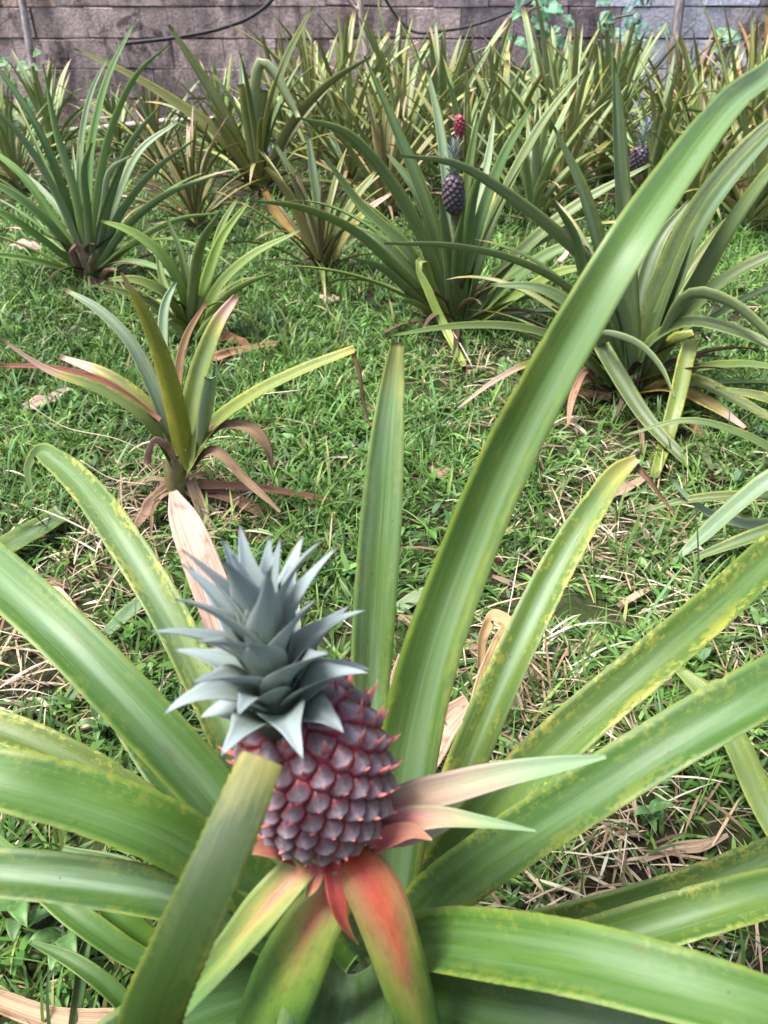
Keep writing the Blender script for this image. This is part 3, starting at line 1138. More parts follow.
tag(tube("black_cable", [at_y(120, 44, 7.5), at_y(185, 36, 7.5), at_y(222, 28, 7.5), at_y(252, 16, 7.5), at_y(275, -4, 7.5), at_y(290, -40, 7.5)], [0.016] * 6, M_RUBBER, sides=8, smooth_n=30),
    "black cable sagging across the left half of the block wall", "cable")
tag(tube("black_cable", [at_y(372, -30, 7.5), at_y(392, 10, 7.5), at_y(410, 30, 7.5), at_y(450, 30, 7.5), at_y(500, 16, 7.5), at_y(540, -6, 7.5), at_y(560, -40, 7.5)], [0.011] * 7, M_RUBBER, sides=8, smooth_n=36),
    "thinner black cable looping on the wall right of the pale sapling", "cable")
sp_ = thing("bare_sapling", "pale bare sapling trunk rising in front of the dark wall", "sapling", at_y(374, 150, 6.6))
tube("trunk", [at_y(376, 150, 6.6), at_y(368, 60, 6.6), at_y(362, 20, 6.6), at_y(356, -40, 6.6)], [0.028, 0.026, 0.024, 0.02], M_BARK, sp_, sides=12, lump=0.06, smooth_n=20)
tube("branch", [at_y(361, 12, 6.6), at_y(352, 5, 6.58), at_y(342, -10, 6.55), at_y(330, -40, 6.5)], [0.012, 0.011, 0.010, 0.008], M_BARK, sp_, sides=8, lump=0.05, smooth_n=10)


# ------------------------------------------------------------------ leafy weeds, vines
def ovate(parent, base, tip, width, color, bend=0.25, name='leaf', up=(0, 0, 1)):
    base, tip = np.array(base), np.array(tip)
    n = 10
    v = np.linspace(0, 1, n)
    d = tip - base
    ln = np.linalg.norm(d)
    C = base[None, :] + d[None, :] * v[:, None] + np.array(up)[None, :] * (ln * bend * np.sin(math.pi * v))[:, None]
    W = width * np.maximum(0.02, np.sin(math.pi * np.clip(v * 0.93 + 0.07, 0, 1) ** 0.75) ** 0.9)
    side = np.cross(d / ln, np.array(up) + np.array([0.05, 0.02, 0]))
    side = np.repeat(unit(side)[None, :], n, 0)
    org = world_base(parent)
    ve, q, uv = leaf_mesh(C, W, side, org, 0.12, 0.0006, K=7, waver=0.10)
    cols = np.repeat(np.array([color]), len(ve), 0)
    return link(name, mesh_from(name, ve, q, uv, cols), M_WEED, parent)


def weed(label, x, y, n, size, col, height, group=None, name='leafy_weed', spread=1.0):
    z = float(ground_h(np.array([x]), np.array([y]))[0])
    t = thing(name, label, 'weed', (x, y, z), group)
    h = height
    tube('stem', [Vector((x, y, z - 0.01)), Vector((x + h * .1, y, z + h * .5)), Vector((x + h * .15, y - h * .1, z + h))], [0.002, 0.0016, 0.001], M_STEM, t, (0.10, 0.17, 0.05), 6)
    for i in range(n):
        f = (i + 1) / n
        az = i * 2.4 + random.uniform(-.4, .4)
        b = Vector((x + h * .15 * f, y - h * .1 * f * f, z + h * f))
        ln = size * random.uniform(0.8, 1.2)
        e = random.uniform(0.0, 0.7)
        tip = b + Vector((math.cos(az) * math.cos(e), math.sin(az) * math.cos(e), math.sin(e))) * ln * spread
        ovate(t, b, tip, ln * 0.46, jitter(col, 0.15))
    return t


def px_ground(px, py):
    p = at_z(px, py, 0)
    return p.x, p.y


WG = (0.095, 0.20, 0.055)
for (px, py, n, s, h, lab) in (
        (28, 930, 6, 0.052, 0.09, "broad-leaved weed low in the grass at the bottom left corner"),
        (70, 955, 6, 0.048, 0.06, "broad-leaved weed under the dark green leaf at lower left"),
        (205, 975, 5, 0.048, 0.07, "leafy weed under the cut olive leaf near the bottom"),
        (100, 740, 7, 0.030, 0.06, "small bright weed seen between the left leaves of the fruiting plant"),
        (118, 715, 6, 0.028, 0.07, "tiny pale weed left of the grey-green crown"),
        (640, 830, 6, 0.035, 0.05, "small weed in the straw on the right below the darkest broad leaf"),
        (430, 615, 6, 0.030, 0.05, "round-leaved weed between the upright leaf and the longest leaf")):
    x, y = px_ground(px, py)
    weed(lab, x, y, n, s, WG, h)


def vine(label, pts, y, n, size, col, jx=26, jy=18):
    P = [at_y(a, b, y) for a, b in pts]
    t = thing("climbing_vine", label, "vine", P[0])
    tube("stem", P, [0.008] * len(P), M_STEM, t, (0.09, 0.10, 0.06), 6, smooth_n=20)
    for i in range(n):
        a, b = pts[i % len(pts)]
        a2, b2 = pts[(i + 1) % len(pts)] if (i % len(pts)) + 1 < len(pts) else pts[i % len(pts)]
        f = random.random()
        q = at_y(a + (a2 - a) * f + random.uniform(-jx, jx), b + (b2 - b) * f + random.uniform(-jy, jy), y - random.uniform(0.02, 0.25))
        az = random.uniform(0, 6.28)
        ln = size * random.uniform(0.7, 1.25)
        d = Vector((math.cos(az), -0.35, math.sin(az) * 0.6 - 0.2)).normalized() * ln
        ovate(t, q, q + d, ln * 0.85, jitter(col, 0.2), 0.1, up=(0, -0.75, 0.65))


vine("climbing vine with pale rounded leaves at the top of the wall near the middle", [(565, 90), (556, 50), (540, 32), (528, 12), (545, 4)], 6.9, 40, 0.095, (0.13, 0.29, 0.17))
vine("climbing vine with blue-green leaves left of the slim wooden post", [(598, 90), (606, 55), (622, 40), (608, 22), (636, 14)], 6.9, 40, 0.095, (0.13, 0.26, 0.20))
vine("two or three round vine leaves on the wall right of the wooden post", [(722, 64), (714, 48), (724, 38)], 6.9, 7, 0.12, (0.18, 0.36, 0.22), 6, 6)
vine("leafy creeper low on the wall at the far left edge", [(5, 140), (12, 110), (8, 70)], 7.3, 30, 0.11, (0.12, 0.22, 0.09))

# ------------------------------------------------------------------ colours of leaves
G1 = (0.085, 0.185, 0.028)      # fresh green
G2 = (0.060, 0.135, 0.030)      # deep green
G3 = (0.12, 0.22, 0.036)        # light green
OL = (0.14, 0.155, 0.035)       # olive
OY = (0.26, 0.24, 0.055)        # yellow olive
BG = (0.10, 0.165, 0.085)       # blue green
PB = (0.26, 0.34, 0.29)         # pale blue-grey
BR = (0.24, 0.13, 0.055)        # brown orange
TAN = (0.50, 0.36, 0.28)
DBR = (0.20, 0.13, 0.085)

# ------------------------------------------------------------------ the foreground plant
FB = Vector((0.0, 0.42, 0.0))
fp = thing("pineapple_plant", "large pineapple plant in front bearing a young red-purple fruit with a grey-green crown", "pineapple plant", FB, "pineapple plants")
tube("stem", [Vector((0.0, 0.43, -0.02)), Vector((0.0, 0.42, 0.12)), Vector((-0.005, 0.40, 0.24)), at_d(362, 930, 0.66), at_d(340, 880, 0.595), at_d(333, 858, 0.58)],
     [0.035, 0.034, 0.028, 0.017, 0.014, 0.014], M_STEM, fp, (0.13, 0.19, 0.07), 14, smooth_n=26)


def fl(pts, color, **kw):
    """pts: (px, py, height above ground, apparent width)"""
    kw['n'] = max(int(kw.get('n', 40) * 2.6), 60)
    return px_leaf(fp, [(at_z(a, b, z), wd) for a, b, z, wd in pts], color, centre=(0.0, 0.42, 0.2), **kw)


# upright central leaf with a cut tip
fl([(372, 930, .20, 44), (370, 800, .33, 44), (370, 700, .43, 42), (374, 620, .52, 47), (381, 520, .62, 46), (388, 430, .70, 36), (394, 370, .75, 23), (397, 342, .775, 14)],
   (0.125, 0.22, 0.075), yel=0.2, bloom=0.9, trough=0.20, k=2.5, n=50, dry=0.03)
# the long leaf sweeping to the upper right
fl([(385, 930, .20, 66), (400, 820, .36, 70), (414, 730, .46, 70), (434, 650, .55, 66), (466, 560, .64, 62), (510, 455, .74, 60), (560, 360, .82, 56), (620, 258, .89, 50), (690, 155, .94, 40), (768, 74, .965, 26), (830, 20, .97, 10)],
   (0.110, 0.205, 0.036), yel=0.3, bloom=0.75, trough=0.24, k=1.6, n=80)
# narrow leaf with the dry tip
fl([(410, 930, .19, 44), (445, 830, .29, 46), (478, 740, .38, 46), (518, 650, .46, 42), (560, 565, .52, 39), (596, 505, .56, 30), (622, 470, .58, 20), (637, 459, .585, 9)],
   (0.125, 0.20, 0.035), yel=0.75, dry=0.07, bloom=0.65, trough=0.3, k=1.2, n=60)
tip = [(632, 462, .58, 10), (648, 478, .57, 6), (664, 500, .55, 4), (676, 515, .54, 2)]
fl(tip, DBR, mat=M_DRY, name='dry_tip', n=14)
# upper right spotted leaf
fl([(400, 940, .19, 50), (440, 880, .26, 54), (500, 805, .35, 56), (570, 735, .42, 54), (640, 675, .47, 52), (710, 615, .50, 48), (775, 555, .51, 44), (850, 500, .50, 30), (910, 470, .48, 6)],
   (0.115, 0.20, 0.032), yel=0.8, bloom=0.35, trough=0.28, k=0.9, n=60)
# dark broad leaf across it
fl([(400, 945, .23, 50), (430, 910, .29, 60), (500, 855, .38, 62), (580, 803, .45, 62), (660, 752, .50, 62), (740, 705, .53, 62), (820, 660, .54, 50), (900, 622, .53, 10)],
   (0.068, 0.150, 0.026), yel=0.3, bloom=0.40, trough=0.24, k=0.9, n=60)
# big lower right leaf
fl([(392, 955, .30, 40), (425, 945, .38, 62), (500, 952, .46, 76), (590, 968, .51, 78), (680, 990, .53, 76), (780, 1018, .53, 66), (880, 1055, .50, 40), (940, 1080, .47, 6)],
   (0.080, 0.175, 0.026), yel=0.2, bloom=0.30, trough=0.22, k=0.7, n=60)
# two lower leaves at the right edge
fl([(430, 965, .14, 40), (520, 938, .20, 44), (620, 915, .25, 46), (700, 888, .28, 44), (790, 852, .29, 38), (880, 825, .27, 8)], (0.080, 0.160, 0.028), yel=0.6, bloom=0.35, trough=0.3, k=0.9, n=44)
fl([(430, 990, .13, 44), (520, 966, .20, 52), (610, 942, .26, 54), (690, 918, .30, 54), (780, 893, .31, 48), (880, 870, .28, 8)], (0.095, 0.175, 0.026), yel=0.45, bloom=0.3, trough=0.3, k=0.9, n=44)
# dark leaf along the bottom
fl([(395, 985, .22, 50), (470, 1010, .33, 70), (560, 1030, .38, 80), (660, 1052, .40, 80), (760, 1080, .38, 50)], (0.040, 0.100, 0.020), yel=0.1, bloom=0.2, k=0.7, n=40)
# left side
fl([(330, 960, .19, 46), (275, 880, .26, 56), (210, 795, .36, 60), (140, 718, .44, 62), (70, 645, .49, 60), (0, 580, .51, 58), (-70, 520, .51, 42), (-130, 480, .49, 8)],
   (0.080, 0.170, 0.026), yel=0.2, bloom=0.55, trough=0.24, k=0.9, n=60)
fl([(335, 940, .17, 38), (285, 850, .23, 42), (240, 770, .30, 40), (205, 690, .36, 42), (165, 610, .42, 42), (125, 545, .46, 40), (85, 490, .48, 34), (55, 462, .48, 26), (38, 455, .465, 16), (30, 470, .44, 9), (32, 492, .41, 3)],
   (0.115, 0.190, 0.045), yel=0.75, bloom=0.6, trough=0.26, k=1.3, n=64)
fl([(345, 975, .22, 46), (280, 915, .32, 62), (210, 862, .41, 68), (140, 825, .47, 68), (70, 800, .50, 68), (0, 782, .52, 66), (-80, 765, .51, 46), (-150, 755, .49, 8)],
   (0.082, 0.178, 0.024), yel=0.25, bloom=0.30, trough=0.20, k=0.8, n=56)
fl([(330, 965, .15, 40), (250, 895, .23, 40), (180, 835, .29, 38), (115, 785, .34, 38), (60, 754, .37, 36), (0, 728, .39, 34), (-70, 705, .39, 8)], (0.13, 0.185, 0.028), yel=0.75, bloom=0.3, k=0.9, n=44)
fl([(345, 985, .20, 46), (290, 950, .29, 52), (230, 920, .36, 54), (160, 898, .41, 54), (90, 886, .43, 54), (0, 876, .44, 52), (-80, 872, .43, 34), (-140, 872, .41, 6)],
   (0.066, 0.145, 0.030), yel=0.2, bloom=0.75, trough=0.26, k=0.8, n=56)
fl([(330, 970, .14, 40), (270, 905, .19, 44), (215, 840, .25, 46), (165, 775, .29, 42), (120, 712, .31, 30), (85, 665, .31, 5)], (0.070, 0.150, 0.022), yel=0.3, bloom=0.2, k=0.8, n=40)
# bottom, towards the viewer
fl([(350, 975, .24, 56), (345, 1000, .31, 96), (335, 1040, .36, 130), (320, 1120, .38, 120), (310, 1200, .36, 40)], (0.10, 0.175, 0.075), yel=0.1, bloom=0.65, k=0.6, n=36, trough=0.3)
fl([(335, 985, .18, 50), (270, 985, .25, 60), (190, 1010, .30, 70), (100, 1060, .32, 60), (20, 1110, .30, 10)], (0.050, 0.120, 0.024), yel=0.1, bloom=0.25, k=0.7, n=36)
fl([(390, 990, .16, 50), (430, 900, .22, 44), (440, 850, .26, 40), (432, 815, .28, 26)], (0.09, 0.16, 0.06), yel=0.6, bloom=0.6, k=1.2, n=26)
# narrow lower leaves and sucker blades, lower left
fl([(240, 985, .06, 10), (150, 965, .12, 24), (80, 920, .16, 28), (0, 845, .17, 14), (-30, 815, .16, 3)], (0.070, 0.165, 0.018), yel=0.1, bloom=0.1, k=0.9, n=30)
fl([(235, 1000, .05, 14), (185, 930, .11, 30), (140, 880, .15, 28), (60, 850, .17, 10)], (0.075, 0.155, 0.040), yel=0.1, bloom=0.4, k=0.9, n=30)
fl([(200, 1010, .04, 16), (150, 950, .10, 30), (118, 920, .13, 30), (105, 905, .14, 20)], (0.085, 0.185, 0.02), yel=0.1, bloom=0.05, k=0.9, n=24)
fl([(70, 1040, .04, 10), (78, 990, .08, 14), (84, 950, .11, 12), (95, 920, .12, 3)], (0.085, 0.165, 0.05), yel=0.1, bloom=0.4, k=1.5, n=20)
fl([(150, 1040, .05, 16), (110, 990, .10, 20), (70, 960, .12, 16), (30, 942, .12, 4)], (0.06, 0.14, 0.02), yel=0.1, bloom=0.1, k=0.9, n=24)
# the cut leaf standing in front, lower face seen
fl([(330, 1260, .26, 60), (220, 1180, .38, 66), (150, 1090, .49, 70), (150, 1020, .55, 66), (178, 950, .595, 62), (210, 880, .625, 58), (240, 810, .645, 52), (262, 757, .655, 44)],
   (0.032, 0.068, 0.007), yel=0.05, bloom=0.0, trough=0.10, k=2.0, flip=True, n=110, teeth=0.0008, K=13, fold=0.4, dry=0.012, label="cut olive leaf with a toothed edge and a dry pale end")
# dried leaves of this plant
fl([(250, 700, .33, 40), (215, 600, .40, 40), (198, 555, .44, 38), (182, 515, .47, 28), (173, 491, .485, 8)], (0.60, 0.43, 0.36), mat=M_DRY, name='dry_leaf', k=2.0, trough=0.12, waver=0.10,
   label="upright pinkish dried leaf behind the crown")
fl([(300, 960, .06, 26), (230, 1000, .07, 30), (150, 1022, .06, 30), (60, 1022, .05, 26), (0, 1003, .05, 22), (-40, 985, .05, 8)], (0.46, 0.34, 0.24), mat=M_DRY, name='dry_leaf', waver=0.25, trough=0.35)
fl([(395, 800, .12, 20), (400, 740, .12, 26), (398, 690, .12, 22), (402, 655, .12, 8)], TAN, mat=M_DRY, name='dry_leaf', waver=0.2)
fl([(405, 810, .10, 16), (425, 765, .10, 30), (448, 722, .11, 32), (468, 702, .11, 18)], TAN, mat=M_DRY, name='dry_leaf', waver=0.2)
fl([(475, 720, .10, 20), (487, 680, .14, 24), (500, 645, .18, 20), (508, 625, .19, 16), (494, 618, .185, 14), (485, 632, .16, 12), (480, 668, .10, 8)], (0.50, 0.36, 0.20), mat=M_DRY, name='dry_leaf', waver=0.1, k=1.5)


def fb(pts, red, bloom=0.0, **kw):
    return px_leaf(fp, [(at_d(a, b, d), wd) for a, b, d, wd in pts], (0.3, 0.2, 0.1), mat=M_BRACT, name='bract_leaf', centre=tuple(at_d(335, 880, 0.60)), red=red, bloom=bloom, **kw)


# red to green leaves under the fruit
fb([(342, 850, .582, 24), (360, 866, .562, 44), (382, 905, .552, 52), (398, 950, .555, 50), (412, 995, .570, 46), (424, 1035, .59, 40), (434, 1090, .62, 20)], 0.50, k=1.2, trough=-0.16, n=44)
fb([(328, 852, .584, 18), (334, 872, .570, 24), (337, 895, .562, 23), (341, 915, .562, 15), (349, 932, .566, 7), (358, 944, .572, 1)], 1.15, 0.10, k=1.5, trough=0.22, n=40)
fb([(316, 852, .584, 14), (318, 866, .572, 18), (314, 884, .566, 14), (306, 898, .566, 2)], 1.1, 0.2, k=1.5, trough=0.2, n=32)
fb([(320, 852, .585, 24), (298, 872, .572, 36), (268, 905, .565, 42), (235, 945, .566, 36), (200, 985, .572, 30), (155, 1035, .58, 22), (120, 1080, .59, 4)], 0.22, 0.10, k=1.2, trough=0.2, n=44)
fb([(338, 890, .592, 40), (318, 915, .585, 50), (296, 955, .585, 62), (276, 1000, .592, 66), (258, 1050, .605, 60), (244, 1110, .62, 30)], 0.20, k=1.2, trough=-0.14, n=44)
fb([(372, 820, .592, 28), (405, 802, .588, 34), (455, 788, .580, 34), (515, 773, .572, 26), (560, 765, .57, 18), (606, 757, .57, 4)], 0.20, 0.62, k=1.2, trough=0.2, n=44)
fb([(368, 838, .585, 26), (398, 824, .575, 30), (435, 818, .566, 24), (480, 822, .56, 14), (536, 831, .556, 2)], 0.55, 0.55, k=1.2, trough=0.2, n=36)
fb([(368, 850, .58, 20), (392, 836, .565, 24), (414, 832, .558, 15), (432, 840, .555, 2)], 1.3, 0.35, k=1.2, trough=0.2, n=24)
fb([(296, 858, .58, 18), (272, 848, .56, 26), (250, 850, .548, 14), (238, 858, .54, 2)], 1.2, 0.35, k=1.2, trough=0.2, n=24)
fb([(375, 842, .60, 18), (408, 836, .605, 22), (436, 828, .61, 18), (455, 822, .615, 5)], 1.1, 0.75, k=1.2, n=24)

fruit = fruit_part(fp, at_d(332, 826, 0.590), at_d(298, 696, 0.538), 0.0525, n_eyes=150, spine=1.0)
ca_ = (at_d(256, 590, 0.478) - at_d(282, 710, 0.522))
random.seed(21)
crown_part(fruit, at_d(279, 711, 0.522), ca_, 0.078, 0.073, 0.037, 38, droop_low=10, up_high=80)

# ------------------------------------------------------------------ plants of the middle ground, leaf by leaf
def plant(base_px, label, group="pineapple plants"):
    p = at_z(base_px[0], base_px[1], 0)
    t = thing("pineapple_plant", label, "pineapple plant", p, group)
    return t, p


def shade_skirt(t, n, ln, wd=0.026):  # dead leaves coloured dark to stand in for shade at the plant's foot
    rosette(t, n, ln, wd, [(0.10, 0.065, 0.045), (0.16, 0.11, 0.08), (0.07, 0.05, 0.04), (0.24, 0.17, 0.12)], e_in=50, e_out=2, droop=(35, 95), segs=10, mat=M_DRY, name='dry_leaf', K=5, base_h=0.09, base_r=0.03)


def ml(t, p, pts, color, dd=0.0, ws=1.0, **kw):
    """pts: (px, py, apparent width); the leaf stands about the plant's distance and reaches dd metres further (or nearer)"""
    P = np.array([(a, b) for a, b, _ in pts], float)
    s = np.concatenate([[0], np.cumsum(np.linalg.norm(np.diff(P, axis=0), axis=1))])
    s /= s[-1]
    out = []
    for (a, b, wd), f in zip(pts, s):
        q = at_y(a, b, p.y + dd * f)
        if q.z < 0.015:
            q = at_z(a, b, 0.015)
        out.append((q, wd * ws))
    kw.setdefault('n', 24)
    kw.setdefault('K', 7)
    kw.setdefault('k', 0.9)
    return px_leaf(t, out, color, centre=tuple(p), **kw)


# --- small pale plant in front on the left (yellow leaf, blue leaf, pink tip)
t, p = plant((183, 512), "small straggly pineapple plant with one yellow leaf and brown dried leaves at its foot")
tube("stem", [p + Vector((0, 0, -0.02)), p + Vector((-.005, 0, .05)), p + Vector((.0, 0, .11)), p + Vector((0, 0, .15))], [0.030, 0.032, 0.026, 0.018], M_STEM, t, (0.13, 0.11, 0.045), 12, lump=0.04)
B9 = (182, 470)
ml(t, p, [(186, 470, 22), (176, 415, 24), (160, 355, 20), (142, 310, 13), (121, 273, 3)], (0.30, 0.29, 0.03), -0.06, dry=0.10, yel=0.6, bloom=0.1, k=2, label="yellow leaf with a brown tip")
ml(t, p, [(178, 455, 18), (152, 385, 18), (128, 340, 14), (98, 310, 11), (64, 289, 3)], (0.17, 0.22, 0.19), 0.15, dry=0.02, bloom=0.7)
ml(t, p, [(180, 455, 14), (166, 395, 13), (163, 340, 12), (167, 300, 9), (176, 282, 4)], (0.24, 0.32, 0.29), 0.2, bloom=0.8)
ml(t, p, [(182, 450, 12), (178, 385, 11), (188, 335, 8), (207, 302, 3)], (0.26, 0.18, 0.10), 0.1, mat=M_DRY, name='dry_leaf')
ml(t, p, [(188, 465, 18), (194, 400, 22), (208, 350, 20), (222, 318, 15), (237, 297, 8)], (0.26, 0.31, 0.12), 0.05, dry=0.20, bloom=0.6, k=2, yel=0.6, label="pale leaf with a pinkish dry tip")
ml(t, p, [(186, 472, 18), (215, 425, 16), (255, 395, 14), (300, 372, 12), (355, 350, 9)], (0.24, 0.28, 0.07), -0.05, yel=0.7, dry=0.04)
ml(t, p, [(353, 351, 5), (360, 372, 5), (363, 395, 4), (370, 426, 2)], DBR, -0.05, mat=M_DRY, name='dry_tip', n=10)
ml(t, p, [(180, 465, 16), (150, 410, 16), (110, 378, 14), (60, 357, 5)], (0.20, 0.20, 0.05), 0.1, dry=0.28, yel=0.6, bloom=0.1)
ml(t, p, [(178, 470, 16), (140, 415, 14), (95, 388, 12), (50, 372, 8), (0, 339, 2)], (0.16, 0.20, 0.045), -0.05, dry=0.32, yel=0.4)
ml(t, p, [(160, 420, 5), (100, 380, 7), (50, 368, 6), (0, 366, 4)], (0.22, 0.09, 0.07), 0.02, mat=M_DRY, name='dry_leaf', n=14)
ml(t, p, [(200, 448, 8), (204, 425, 15), (208, 400, 17), (211, 378, 13)], (0.30, 0.42, 0.38), -0.10, bloom=0.8, k=2, label="short blue-green cut leaf")
ml(t, p, [(192, 460, 8), (225, 426, 12), (252, 430, 13), (266, 448, 11), (272, 468, 4)], (0.31, 0.22, 0.14), -0.06, mat=M_DRY, name='dry_leaf', waver=0.2)
ml(t, p, [(190, 470, 7), (215, 452, 11), (245, 480, 10), (280, 512, 3)], (0.28, 0.20, 0.13), -0.12, mat=M_DRY, name='dry_leaf', waver=0.2)
ml(t, p, [(190, 480, 12), (200, 505, 14), (208, 530, 12), (214, 556, 4)], (0.30, 0.22, 0.165), -0.12, mat=M_DRY, name='dry_leaf', waver=0.2)
ml(t, p, [(178, 485, 12), (160, 495, 14), (148, 510, 14), (136, 528, 6)], (0.28, 0.19, 0.14), -0.1, mat=M_DRY, name='dry_leaf', waver=0.25)
ml(t, p, [(178, 470, 5), (164, 446, 9), (156, 442, 10), (149, 464, 9)], (0.46, 0.29, 0.26), -0.06, mat=M_DRY, name='dry_leaf', waver=0.15)
ml(t, p, [(195, 490, 12), (235, 500, 12), (270, 520, 12), (300, 545, 3)], (0.20, 0.12, 0.085), -0.05, mat=M_DRY, name='dry_leaf', waver=0.2)
ml(t, p, [(200, 485, 10), (250, 488, 9), (300, 495, 7), (332, 502, 6)], (0.28, 0.15, 0.10), 0.0, mat=M_DRY, name='dry_leaf', waver=0.2)
for i in range(9):
    a = -2.6 + i * 0.62 + random.uniform(-.2, .2)
    rr_ = random.uniform(0.10, 0.22)
    c0 = p + Vector((math.cos(a) * 0.02, math.sin(a) * 0.02, random.uniform(0.04, 0.09)))
    c1 = p + Vector((math.cos(a) * rr_ * .5, math.sin(a) * rr_ * .5, random.uniform(0.05, 0.09)))
    c2 = p + Vector((math.cos(a + .2) * rr_, math.sin(a + .2) * rr_, 0.015))
    px_leaf(t, [(c0, 5), (c1, random.uniform(5, 9)), (c2, 2)], jitter((0.24, 0.18, 0.12), 0.3), mat=M_DRY, name='dry_leaf', n=16, K=7, waver=0.3, centre=tuple(p))
for q in ([(170, 465), (120, 440), (60, 425), (30, 405)], [(175, 470), (190, 420), (200, 400)], [(190, 460), (240, 400), (300, 390)], [(150, 485), (110, 478), (80, 460)]):
    tube("dry_stalk", [at_y(a, max(b, 380), p.y + 0.02) if at_y(a, b, p.y).z > 0.03 else at_z(a, b, 0.03) for a, b in q], [0.0014] * len(q), M_STRAW, t, (0.50, 0.42, 0.30), 5, smooth_n=14)

# --- light green young plant behind it
t, p = plant((192, 338), "small light green young pineapple plant standing behind the straggly one")
LG = (0.20, 0.30, 0.06)
for pts, c, dd, kw in (
        ([(188, 335, 10), (178, 285, 13), (152, 248, 11), (125, 230, 8), (100, 221, 2)], LG, -0.05, {}),
        ([(190, 330, 8), (186, 280, 9), (178, 245, 7), (166, 216, 2)], (0.24, 0.34, 0.16), 0.05, dict(bloom=0.7)),
        ([(192, 335, 11), (196, 285, 13), (203, 245, 11), (221, 211, 2)], (0.12, 0.17, 0.03), -0.02, {}),
        ([(195, 335, 11), (208, 280, 13), (222, 240, 10), (250, 200, 2)], LG, 0.08, dict(k=1.5)),
        ([(196, 330, 9), (212, 270, 10), (223, 225, 7), (238, 198, 2)], (0.16, 0.24, 0.05), 0.15, {}),
        ([(198, 335, 10), (222, 285, 11), (250, 258, 9), (300, 231, 2)], (0.20, 0.27, 0.07), -0.05, {}),
        ([(200, 338, 9), (225, 300, 10), (245, 286, 8), (274, 273, 2)], LG, -0.12, {}),
        ([(191, 320, 8), (190, 280, 8), (191, 253, 4)], (0.30, 0.40, 0.34), 0.1, dict(bloom=0.8)),
        ([(186, 335, 9), (160, 292, 11), (135, 281, 9), (108, 280, 3)], (0.17, 0.22, 0.05), -0.1, {}),
        ([(186, 340, 9), (150, 305, 9), (120, 292, 7), (98, 285, 2)], (0.15, 0.20, 0.05), -0.16, {}),
        ([(188, 338, 8), (170, 300, 9), (160, 270, 7), (157, 240, 2)], (0.19, 0.26, 0.06), 0.2, {}),
        ([(196, 342, 8), (215, 320, 10), (235, 312, 7), (250, 316, 2)], (0.15, 0.21, 0.05), -0.2, {})):
    ml(t, p, pts, c, dd, **kw)
ml(t, p, [(205, 345, 8), (225, 338, 12), (240, 342, 10), (252, 350, 4)], (0.30, 0.16, 0.09), -0.1, mat=M_DRY, name='dry_leaf', waver=0.3)
ml(t, p, [(200, 350, 8), (215, 358, 10), (235, 352, 9), (288, 342, 3)], (0.34, 0.20, 0.12), -0.1, mat=M_DRY, name='dry_leaf', waver=0.3)
shade_skirt(t, 8, 0.16, 0.018)
rosette(t, 10, 0.30, 0.022, [LG, G3, OL], droop=(50, 90), e_out=35, e_in=65, base_h=0.04)

# --- tall dark green plant at left
t, p = plant((92, 283), "tall dark green pineapple plant near the left edge with dried sheaths at its base")
for pts, c, dd, kw in (
        ([(92, 268, 13), (90, 200, 15), (94, 140, 13), (110, 75, 9), (136, 20, 2)], G2, 0.1, {}),
        ([(95, 268, 13), (100, 190, 14), (118, 115, 11), (140, 72, 7), (168, 46, 2)], G1, 0.0, dict(bloom=.6)),
        ([(90, 262, 11), (82, 200, 12), (82, 140, 10), (92, 92, 7), (109, 55, 2)], BG, 0.25, dict(bloom=.8)),
        ([(88, 265, 13), (74, 190, 14), (56, 130, 11), (43, 64, 2)], G1, -0.05, dict(k=1.6)),
        ([(86, 266, 13), (62, 190, 14), (35, 125, 12), (0, 72, 8), (-20, 45, 2)], G2, 0.05, {}),
        ([(85, 268, 12), (55, 195, 13), (22, 140, 11), (-15, 100, 4)], BG, -0.15, dict(bloom=.6)),
        ([(96, 268, 13), (113, 195, 14), (133, 142, 10), (162, 104, 2)], G2, -0.05, {}),
        ([(97, 268, 11), (118, 200, 12), (142, 150, 10), (178, 122, 3)], (0.13, 0.19, 0.13), 0.2, dict(bloom=.8)),
        ([(96, 262, 9), (104, 205, 10), (112, 170, 9), (132, 156, 3)], PB, -0.1, dict(bloom=.8)),
        ([(98, 272, 13), (128, 228, 14), (165, 197, 11), (219, 175, 2)], G2, -0.1, {}),
        ([(97, 270, 12), (122, 215, 13), (152, 175, 10), (197, 138, 2)], G2, 0.05, {}),
        ([(84, 268, 13), (50, 215, 14), (18, 172, 12), (-25, 140, 4)], G1, 0.1, {}),
        ([(82, 270, 13), (45, 222, 14), (0, 188, 11), (-30, 175, 3)], G2, -0.15, {}),
        ([(80, 272, 13), (40, 240, 13), (0, 214, 11), (-30, 202, 3)], G1, -0.22, {}),
        ([(80, 275, 10), (45, 264, 11), (0, 256, 9), (-25, 254, 2)], G3, -0.35, {}),
        ([(80, 240, 8), (55, 205, 10), (38, 186, 8), (24, 173, 3)], PB, 0.1, dict(bloom=.8)),
        ([(100, 272, 12), (140, 240, 12), (180, 220, 9), (222, 213, 2)], G1, -0.3, {}),
        ([(91, 265, 12), (88, 210, 13), (85, 165, 10), (92, 143, 4)], G2, -0.2, {}),
        ([(97, 270, 10), (128, 262, 11), (165, 272, 8), (190, 292, 2)], G2, -0.35, {})):
    kw.setdefault('yel', 0.15)
    kw.setdefault('bloom', 0.75)
    ml(t, p, pts, tuple(x * k_ for x, k_ in zip(c, (1.9, 1.65, 2.0))), dd, ws=0.68, **kw)
shade_skirt(t, 14, 0.30)
rosette(t, 26, 0.66, 0.030, [(0.12, 0.22, 0.07), G3, BG, (0.12, 0.19, 0.06)], droop=(30, 75), e_out=22, blunt=0.1, skip=lambda cx, cy, tt: cy < -0.5)
